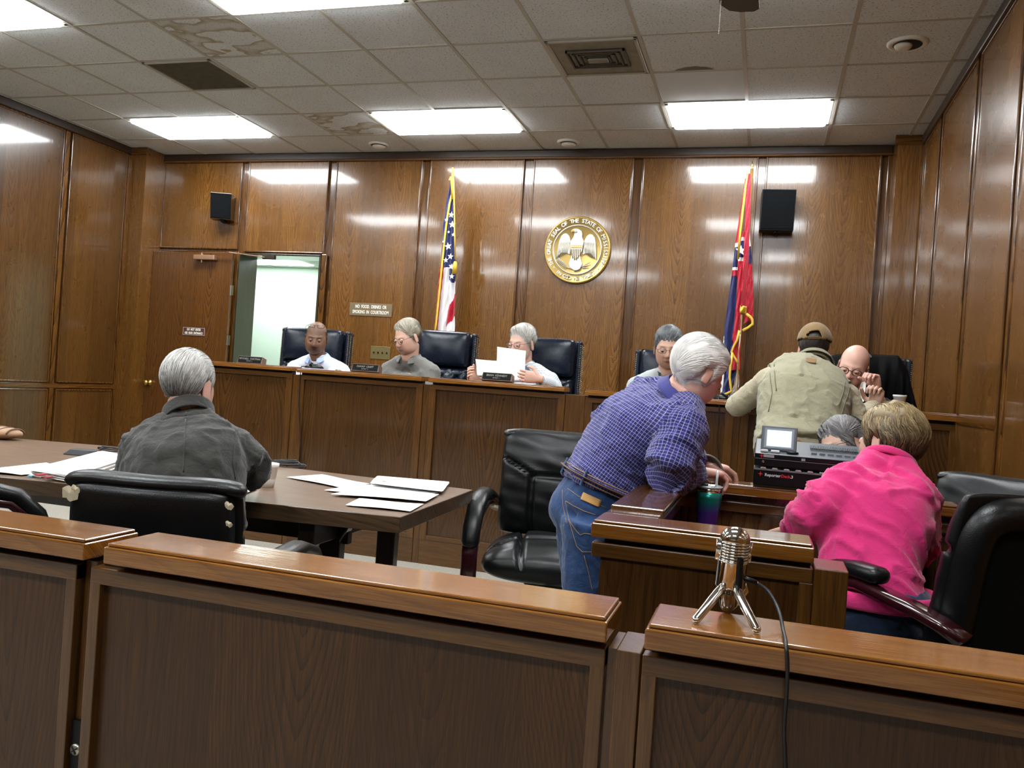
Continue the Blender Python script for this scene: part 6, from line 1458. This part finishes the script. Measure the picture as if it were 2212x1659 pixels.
# robe over the judge chair
rb = tag(empty('black_robe', onY(1900, 780, 5.9)), 'black robe draped over the judge chair behind the bald man', 'robe'); c = onY(1900, 780, 5.9); b = B()
def rf(u, v):
    top = [onY(1792, 770, 5.72), onY(1830, 764, 5.7), onY(1895, 768, 5.7), onY(1936, 770, 5.66), onY(1956, 800, 5.66), onY(1974, 880, 5.66)]
    k = u*5; i = min(int(k), 4); p = top[i].lerp(top[i+1], k-i) - c
    w_ = .03*math.sin(u*31)*v+.02*math.sin(u*57+v*3)*v
    p.z -= v*.42 if u < .75 else v*(.42-.3*(u-.75)*4); p.x += (v*.04*(u-.5)); p.y += -.07-w_-.10*math.sin(min(v*2.5, 1)*PI/2)*(1-.3*v); return p
grid(b, rf, 90, 26); obj('cloth', b, plain('black_robe_cloth', '#040405', .9, sheen=.0, spec=.12, bump=(60, .3)), rb, smooth=True, solid=.006)
def rf2(u, v):
    p = rf(u, 0); return p+Vector((0, .2*v, -.01*v))
b = B(); grid(b, rf2, 60, 6); obj('cloth_top', b, plain('black_robe_cloth', 0), rb, smooth=True, solid=.006)
b = B(); cc = onY(1878, 775, 5.62)-c; tube(b, [cc+Vector((-.06, 0, -.05)), cc+Vector((0, 0, .012)), cc+Vector((.04, 0, -.03)), cc+Vector((.035, -.02, -.11))], [(.012, .02)]*4, 8); obj('collar_band', b, plain('slate_satin', '#4C5866', .5), rb, smooth=True)
# -- man in the cap (from behind)
D = onY
J = dict(M=Mhead(D(1758, 757, 4.74), 176, 18, 0, .96), neck=D(1757, 794, 4.66), sho=D(1745, 818, 4.60), chest=D(1738, 865, 4.48), waist=D(1727, 940, 4.36), pel=D(1722, 1000, 4.28),
         sl=D(1666, 818, 4.60), sr=D(1822, 850, 4.60), el=D(1594, 876, 4.72), wl=D(1612, 862, 4.97), er=D(1858, 925, 4.58), wr=D(1888, 878, 4.78),
         hl=D(1685, 1010, 4.28), hr=D(1760, 1010, 4.28), kl=D(1680, 1180, 4.2), kr=D(1765, 1180, 4.2), al=D(1680, 1360, 4.15), ar=D(1770, 1360, 4.15), fwd=(0, 1, 0), top_name='sleeved_shirt')
J['al'].z = J['ar'].z = .09; J['kl'].z = J['kr'].z = .5
hc_ = dict(nose=1, ear=1.15)
P = place('standing man in khaki vest and brown cap seen from behind, leaning on the bench', J, hc_, S_warm, M_slv, M_tan, vox=.010, floor_=0, tw=1.18, td=1.2, shirt_end=(1.0, .97),
          hands=({'W': J['wr'], 'd': (.15, .1, 1), 'n': (-.5, -.7, 0), 'curl': 1.2, 'thumb': -1, 's': 1.05},), fold=(.007, 10), extra=(.0, .008))
g = P['g']; b = B()                                            # quilted vest over the shirt
ac = P['ac']; sp = bez([g['pel']+Vector((0, 0, .045)), g['waist'], g['chest'], g['sho']+Vector((0, 0, .012)), g['neck']+Vector((0, 0, -.0))], 3)
loft(b, sp, [(r[0]*1.0+.012, r[1]+.012) for r in lerpl([(.20, .155), (.196, .15), (.212, .16), (.18, .115), (.075, .075)], 3)], ac, 28, 2.4)
for s_, o_ in (('sl', 1), ('sr', -1)): loft(b, [g['neck']-Vector((0, 0, .03)), g[s_]*.55+g['neck']*.45, g[s_]-ac*o_*.012+Vector((0, 0, .0))], [(.066, .062), (.064, .066), (.078, .085)], (g['chest']-g['neck']), 16); loft(b, [g[s_]-ac*o_*.02, g['chest']*.5+g[s_]*.5-ac*o_*.01], [(.09, .09), (.11, .12)], ac.cross(Vector((0, 0, 1))), 16)
me = remesh(b, .009, 4); folds(me, .010, 6.5, [(g['pel'], g['waist'], .2, 1.3), (g['waist'], g['chest'], .2, 1.1), (g['chest'], g['neck'], .2, .8)], seed_=11, big=.8); P['vest'] = obj('vest', me, M_vest, P['t'], smooth=True)
sv = snapper(P, 'vest'); M_vs = cloth('vest_seam_cloth', '#6E6A54', .85)
for L in ([(1662,786),(1664,815),(1668,850),(1660,890)], [(1672,786),(1674,815),(1677,845)], [(1836,825),(1832,850),(1822,880),(1815,905)], [(1826,818),(1822,845),(1812,875)], [(1630,966),(1660,974),(1700,982),(1740,988)]): seam(P, sv, L, .0028, M_vs, 'vest_seam')
collar(P, cloth('vest_collar_cord', '#7E7C66', .9), .083, .055, 60, 'vest_collar', standing=False, drop=-.01)
bk = Vector((0, -1, 0)); b = B(); c = onY(1752, 779, 4.47)-P['O']; box(b, (-.024, -.004, -.013), (.024, .004, .013), Matrix.Translation(c) @ Matrix.Rotation(R_(-28), 4, 'X') @ Matrix.Rotation(R_(5), 4, 'Y')); tag(obj('collar_patch', b, plain('tan_leather_patch', '#8B6A42', .6), P['t'], bevel=.002), 'small tan leather patch')
hair(P['t'], P['Mh'], hc_, dict(name='dark', tab=[(0, .2), (50, .2), (70, .03), (85, .0), (100, .01), (120, -.04), (180, -.072)], th=(.004, .005, .008), cols=BRN, n=800, len=.025, flow=fl_down))
# baseball cap: dome with rear opening, strap, visor, button, seams
Mh = P['Mh']; cp = empty('cap', (0, 0, 0), 0, P['t']); d, f = ico(5)
r = head_r(d, {}); q = d*r[:, None]; phi = np.degrees(np.abs(np.arctan2(q[:, 0], -q[:, 1])))
up = np.interp(phi, [0, 90, 180], [.052, .040, .010]); arch = (np.abs(q[:, 0])/.033)**2+((q[:, 2]-.026)/.028)**2
ok = (q[:, 2] > up) & ~((arch < 1) & (q[:, 1] > 0) & (q[:, 2] > .026))
b = B(); mp = {}
for t_ in f:
    if all(ok[i] for i in t_):
        for i in t_:
            if i not in mp: mp[i] = b.verts.new(Mh @ Vector(d[i]*(r[i]+.0135+.020*max(0, d[i][2])**1.5)))
        b.faces.new([mp[i] for i in t_])
obj('crown', b, M_cap, cp, smooth=True, solid=.003)
b = B(); ph = [R_(180-a) for a in range(-26, 27, 4)]
def onh(az, z, off=.016):
    dv = Vector((math.sin(az), -math.cos(az), 0)); dd = np.array([(dv*.09+Vector((0, 0, z))).normalized()[:]]); return Mh @ (Vector(dd[0])*(head_r(dd, {})[0]+off))
tube(b, [onh(a, .018) for a in ph], (.0105, .002), 8, up=Mh.to_3x3() @ Vector((0, 0, 1))); obj('strap', b, plain('tan_strap', '#9C8050', .7), cp, smooth=True)
b = B(); ball(b, Mh @ Vector((0, .02, .146)), .007); obj('button', b, M_cap, cp, smooth=True)
b = B()
def vf(u, v):
    a = (u-.5)*2.0; y = -.088*math.cos(a*.9)-v*.075*math.cos(a*.7); x = .078*math.sin(a*1.0)/math.sin(1)*.98; return Mh @ Vector((x, y, .052-.018*a*a-v*.012))
grid(b, vf, 24, 8); obj('visor', b, M_cap, cp, smooth=True, solid=.003)
# -- man in dark jacket at the table (from behind)
D = onD
J = dict(M=Mhead(D(410, 834, 2.72), 184, 8, 0, .90), neck=D(409, 905, 2.66), sho=D(405, 936, 2.60), chest=D(400, 1015, 2.50), waist=D(398, 1100, 2.42), pel=D(396, 1175, 2.38),
         sl=D(318, 970, 2.60), sr=D(494, 968, 2.60), el=D(292, 1035, 2.62), wl=D(330, 1010, 2.9), er=D(538, 1005, 2.62), wr=D(520, 1008, 2.92),
         hl=D(360, 1200, 2.4), hr=D(440, 1200, 2.4), kl=D(370, 1160, 2.85), kr=D(450, 1160, 2.85), al=D(370, 1300, 2.85), ar=D(450, 1300, 2.85), fwd=(-.1, 1, 0), top_name='jacket')
J['al'].z = J['ar'].z = .09; J['kl'].z = J['kr'].z = .52; J['hl'].z = J['hr'].z = .55; J['pel'].z = .58
J['wl'].z = max(J['wl'].z, .80); J['wr'].z = max(J['wr'].z, .80)
h6 = dict(ear=1.15, jowl=.8)
P = place('grey-haired man in a charcoal jacket seated at the table with his back to the camera', J, h6, S_pink, M_dgry, M_pantd, vox=.009, floor_=0, tw=1.04, td=1.08, fold=(.011, 7.5), extra=(.004, .016))
collar(P, M_dgry, .078, .045, 40, standing=True, drop=.015)
g = P['g']; b = B(); tube(b, [g['neck']+Vector((.0, -.085, .0)), g['sho']+Vector((0, -.115, -.02)), g['chest']+Vector((0, -.162, 0)), g['waist']+Vector((0, -.15, 0))], (.002, .0015), 6); obj('back_seam', b, M_dgry, P['t'])
sj = snapper(P, 'shirt'); M_js = cloth('jacket_seam_cloth', '#2A2926', .8)
for L in ([(402,890),(400,930),(398,985),(396,1020)], [(512,925),(506,960),(503,1000),(508,1035)]): seam(P, sj, L, .0022, M_js, 'jacket_seam')
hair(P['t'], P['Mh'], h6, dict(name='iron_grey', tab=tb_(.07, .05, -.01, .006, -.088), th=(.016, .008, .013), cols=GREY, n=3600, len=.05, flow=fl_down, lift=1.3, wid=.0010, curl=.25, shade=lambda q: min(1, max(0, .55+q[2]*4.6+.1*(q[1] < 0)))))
# -- leaning man in plaid
J = dict(M=Mhead(D(1509, 806, 2.70), 132, 32, -8, .90), neck=D(1472, 862, 2.74), sho=D(1448, 878, 2.74), chest=D(1380, 930, 2.74), waist=D(1324, 1005, 2.74), pel=D(1285, 1092, 2.74),
         sl=D(1405, 858, 2.92), sr=D(1478, 925, 2.56), el=D(1480, 985, 2.98), wl=D(1520, 1010, 2.98), er=D(1440, 1010, 2.50), wr=D(1500, 1014, 2.74),
         hl=D(1262, 1110, 2.84), hr=D(1282, 1120, 2.64), kl=D(1262, 1250, 2.86), kr=D(1262, 1290, 2.66), al=D(1250, 1400, 2.9), ar=D(1235, 1400, 2.7), fwd=(.85, .5, 0), shirt_low=.42)
J['al'].z = J['ar'].z = .09; J['kl'].z = J['kr'].z = .50; J['er'].z = .955; J['wr'].z = .95; J['el'].z = .97; J['wl'].z = .95
h7 = dict(nose=1.1, jowl=.6, ear=.92, brow=.2)
P = place('white-haired man in violet plaid shirt and jeans bending over the clerk box', J, h7, S_pink, M_plaid, M_jean, vox=.0085, floor_=0, tw=.98, td=1.04, fold=(.010, 7.5), shirt_end=(.95, .93), extra=(.004, .012),
          hands=({'W': J['wr'], 'd': (.9, .5, -.05), 'n': (0, 0, -1), 'curl': .75, 'thumb': 1, 's': 1.05}, {'W': J['wl'], 'd': (.9, .3, -.05), 'n': (0, 0, -1), 'curl': .6, 'thumb': -1}))
collar(P, cloth('violet_collar_cloth', '#3E3E7C', .8), .076, .040, 40)
hair(P['t'], P['Mh'], h7, dict(name='white', tab=tb_(.062, .045, -.012, .010, -.078), th=(.020, .010, .018), shade=lambda q: .8, cols=WHT, n=4200, len=.06, flow=lambda q: Vector((0, 1.0, -.75)), lift=1.2, wid=.0010, curl=.2, quiff=.004))
g = P['g']; wc = g['waist']*.55+g['pel']*.45; ax = (g['waist']-g['pel']).normalized(); s = (P['ac']-ax*P['ac'].dot(ax)).normalized(); u = s.cross(ax)
ra, rb2 = .166, .134
el_ = lambda a, k=1.0, z=0: wc+ax*z+s*(ra*k*math.copysign(abs(math.cos(a))**.87, math.cos(a)))+u*(rb2*k*math.copysign(abs(math.sin(a))**.87, math.sin(a)))
b = B(); tube(b, [el_(2*PI*k/48) for k in range(49)], (.019, .003), 8, cap=False, up=ax); bt = obj('belt', b, plain('brown_belt_leather', '#4A2E1D', .45), P['t'], smooth=True)
b = B()
for z in (-.012, 0, .012): tube(b, [el_(2*PI*k/48, 1.018, z) for k in range(49)], .0022, 6, cap=False)
obj('belt_stripe', b, plain('tan_belt_stripe', '#8A6B52', .5), bt, smooth=True)
toc = (-(CF)); best = max(range(48), key=lambda k: (el_(2*PI*k/48)-wc).normalized().dot(toc)); a0 = 2*PI*best/48
for dk in (-6, 5, 12):
    a = a0+dk*2*PI/48; b = B(); tube(b, [el_(a, 1.03, -.028), el_(a, 1.035, 0), el_(a, 1.03, .026)], (.008, .003), 8, up=u); obj('belt_loop', b, M_jean, P['t'])
def onhip(a, z, k=1.045): return el_(a-.42, k+.0, z)
plain('tan_leather_label', '#B98B4E', .6)
sf = snapper(P, 'pants'); M_st = plain('orange_stitch', '#9A7A4A', .8)
for L in ([(1222,1082),(1238,1092),(1262,1104),(1286,1112)], [(1222,1082),(1226,1110),(1234,1140),(1246,1180),(1258,1192),(1290,1192)], [(1228,1122),(1246,1148),(1254,1156),(1262,1152),(1290,1156)], [(1215,1058),(1216,1090),(1224,1130)], [(1226,1055),(1250,1072),(1280,1086),(1310,1096)], [(1262,1200),(1272,1240),(1280,1278)]):
    seam(P, sf, L, .0009, M_st, 'stitching')
tag(patch(P, 'pants', [(1261, 1064), (1300, 1081), (1293, 1096), (1255, 1079)], plain('tan_leather_label', 0), 'waist_patch') or P['t'], None)
ss = snapper(P, 'shirt'); M_sm = cloth('violet_seam_cloth', '#8C8CC4', .8)
for L in ([(1448,960),(1460,925),(1480,895),(1505,880)],): seam(P, ss, L, .0012, M_sm, 'shirt_seam')
# pink sweatshirt woman
J = dict(M=Mhead(D(1917, 958, 2.65), 226, 4, -4, .90), neck=D(1918, 1006, 2.60), sho=D(1922, 1040, 2.56), chest=D(1894, 1120, 2.51), waist=D(1876, 1225, 2.44), pel=D(1884, 1308, 2.39),
         sl=D(1850, 1046, 2.56), sr=D(1966, 1078, 2.49), el=D(1776, 1108, 2.50), wl=D(1708, 1146, 2.60), er=D(1978, 1175, 2.57), wr=D(1885, 1150, 2.87),
         hl=D(1860, 1340, 2.43), hr=D(1950, 1345, 2.33), kl=D(1800, 1330, 2.77), kr=D(1880, 1330, 2.75), al=D(1800, 1480, 2.72), ar=D(1880, 1480, 2.72), fwd=(-.5, .85, 0), top_name='sweatshirt', pgr=.0, pants_top=.1, shirt_low=-.12)
J['al'].z = J['ar'].z = .09; J['kl'].z = J['kr'].z = .55
h8 = dict(nose=.85, jaw=.92, ear=.95, jowl=.2, brow=.3)
P = place('woman with short blonde hair and a hot pink sweatshirt, seen from behind', J, h8, S_fair, M_pinkc, M_djean, vox=.009, floor_=0, tw=.90, td=1.0, fold=(.017, 5.5), extra=(.006, .020), shirt_end=(.86, .86),
          hands=({'W': J['wl'], 'd': (-.5, .6, -.3), 'n': (0, -.3, -1), 'curl': .5, 'thumb': -1, 's': .92},))
g = P['g']; b = B(); nk = g['neck']; ax = (nk-g['chest']).normalized(); s = P['ac']; u = s.cross(ax)
tube(b, [nk+ax*(.012)+s*.078*math.cos(a)+u*.074*math.sin(a) for a in [2*PI*k/36 for k in range(37)]], (.006, .013), 8, cap=False, up=ax); obj('neck_band', b, M_pinkc, P['t'], smooth=True)
b = B(); hc0 = Vector((g['pel'].x, g['pel'].y, onD(1890, 1278, 2.42).z-P['O'].z)); sh_ = Vector((s.x, s.y, 0)).normalized(); uh_ = Vector((-sh_.y, sh_.x, 0)); tube(b, [hc0+sh_*.168*math.cos(a)+uh_*.140*math.sin(a) for a in [2*PI*k/40 for k in range(41)]], (.008, .024), 10, cap=False, up=Vector((0, 0, 1))); obj('hem_band', b, M_pinkc, P['t'], smooth=True)
b = B(); e_, w_ = g['el'], g['wl']; c = e_.lerp(w_, .84); d_ = (w_-e_).normalized(); loft(b, [c-d_*.02, c+d_*.028], [.044, .040], Vector((0, 0, 1)), 20); obj('cuff', b, M_pinkc, P['t'], smooth=True, bevel=.005)
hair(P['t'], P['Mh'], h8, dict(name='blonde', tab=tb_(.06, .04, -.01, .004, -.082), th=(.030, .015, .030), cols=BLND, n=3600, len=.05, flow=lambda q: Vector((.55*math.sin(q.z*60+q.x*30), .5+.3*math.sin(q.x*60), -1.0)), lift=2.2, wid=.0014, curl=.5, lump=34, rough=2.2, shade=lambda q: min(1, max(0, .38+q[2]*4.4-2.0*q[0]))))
sp_ = snapper(P, 'shirt'); M_ps = cloth('pink_seam_fleece', '#B82464', .85)

b = B(); c = P['Mh'] @ Vector((.088, -.002, -.055)); tube(b, [c+Vector((.0, .018*math.cos(a), -.0+.021*math.sin(a)))+Vector((.012*math.cos(a), 0, 0)) for a in [2*PI*k/28 for k in range(29)]], .0011, 6, cap=False); obj('hoop_earring', b, plain('silver', '#D8D5CE', .2, 1), P['t'], smooth=True)
# bending man behind her
J = dict(M=Mhead(D(1822, 970, 3.15), -52, 14, -24, .92), neck=D(1870, 1012, 3.26), sho=D(1890, 1035, 3.32), chest=D(1905, 1075, 3.34), waist=D(1915, 1150, 3.45), pel=D(1920, 1200, 3.5),
         sl=D(1930, 1040, 3.16), sr=D(1860, 1040, 3.38), el=D(1880, 1100, 3.02), wl=D(1790, 1090, 3.04), er=D(1800, 1100, 3.30), wr=D(1770, 1095, 3.20),
         hl=D(1940, 1220, 3.4), hr=D(1900, 1220, 3.55), kl=D(1880, 1230, 3.25), kr=D(1850, 1230, 3.45), al=D(1880, 1400, 3.3), ar=D(1850, 1400, 3.45), fwd=(-1, 0, 0))
J['al'].z = J['ar'].z = .09; J['kl'].z = J['kr'].z = .5
h9 = dict(nose=1.0, lid=.9)
P = place('grey-haired man bending low behind the recorder, hidden by the woman in pink', J, h9, S_warm, M_blkc, M_pantd, vox=.011, floor_=0)
glasses(P, M_bf, lens=False)
hair(P['t'], P['Mh'], h9, dict(name='ash_grey', tab=tb_(.070, .05, -.005, .01, -.06), th=(.022, .012, .018), cols=('#2A2829', '#6E6B6C', '#A9A5A3'), n=2400, len=.045, flow=fl_side, lift=1.4))
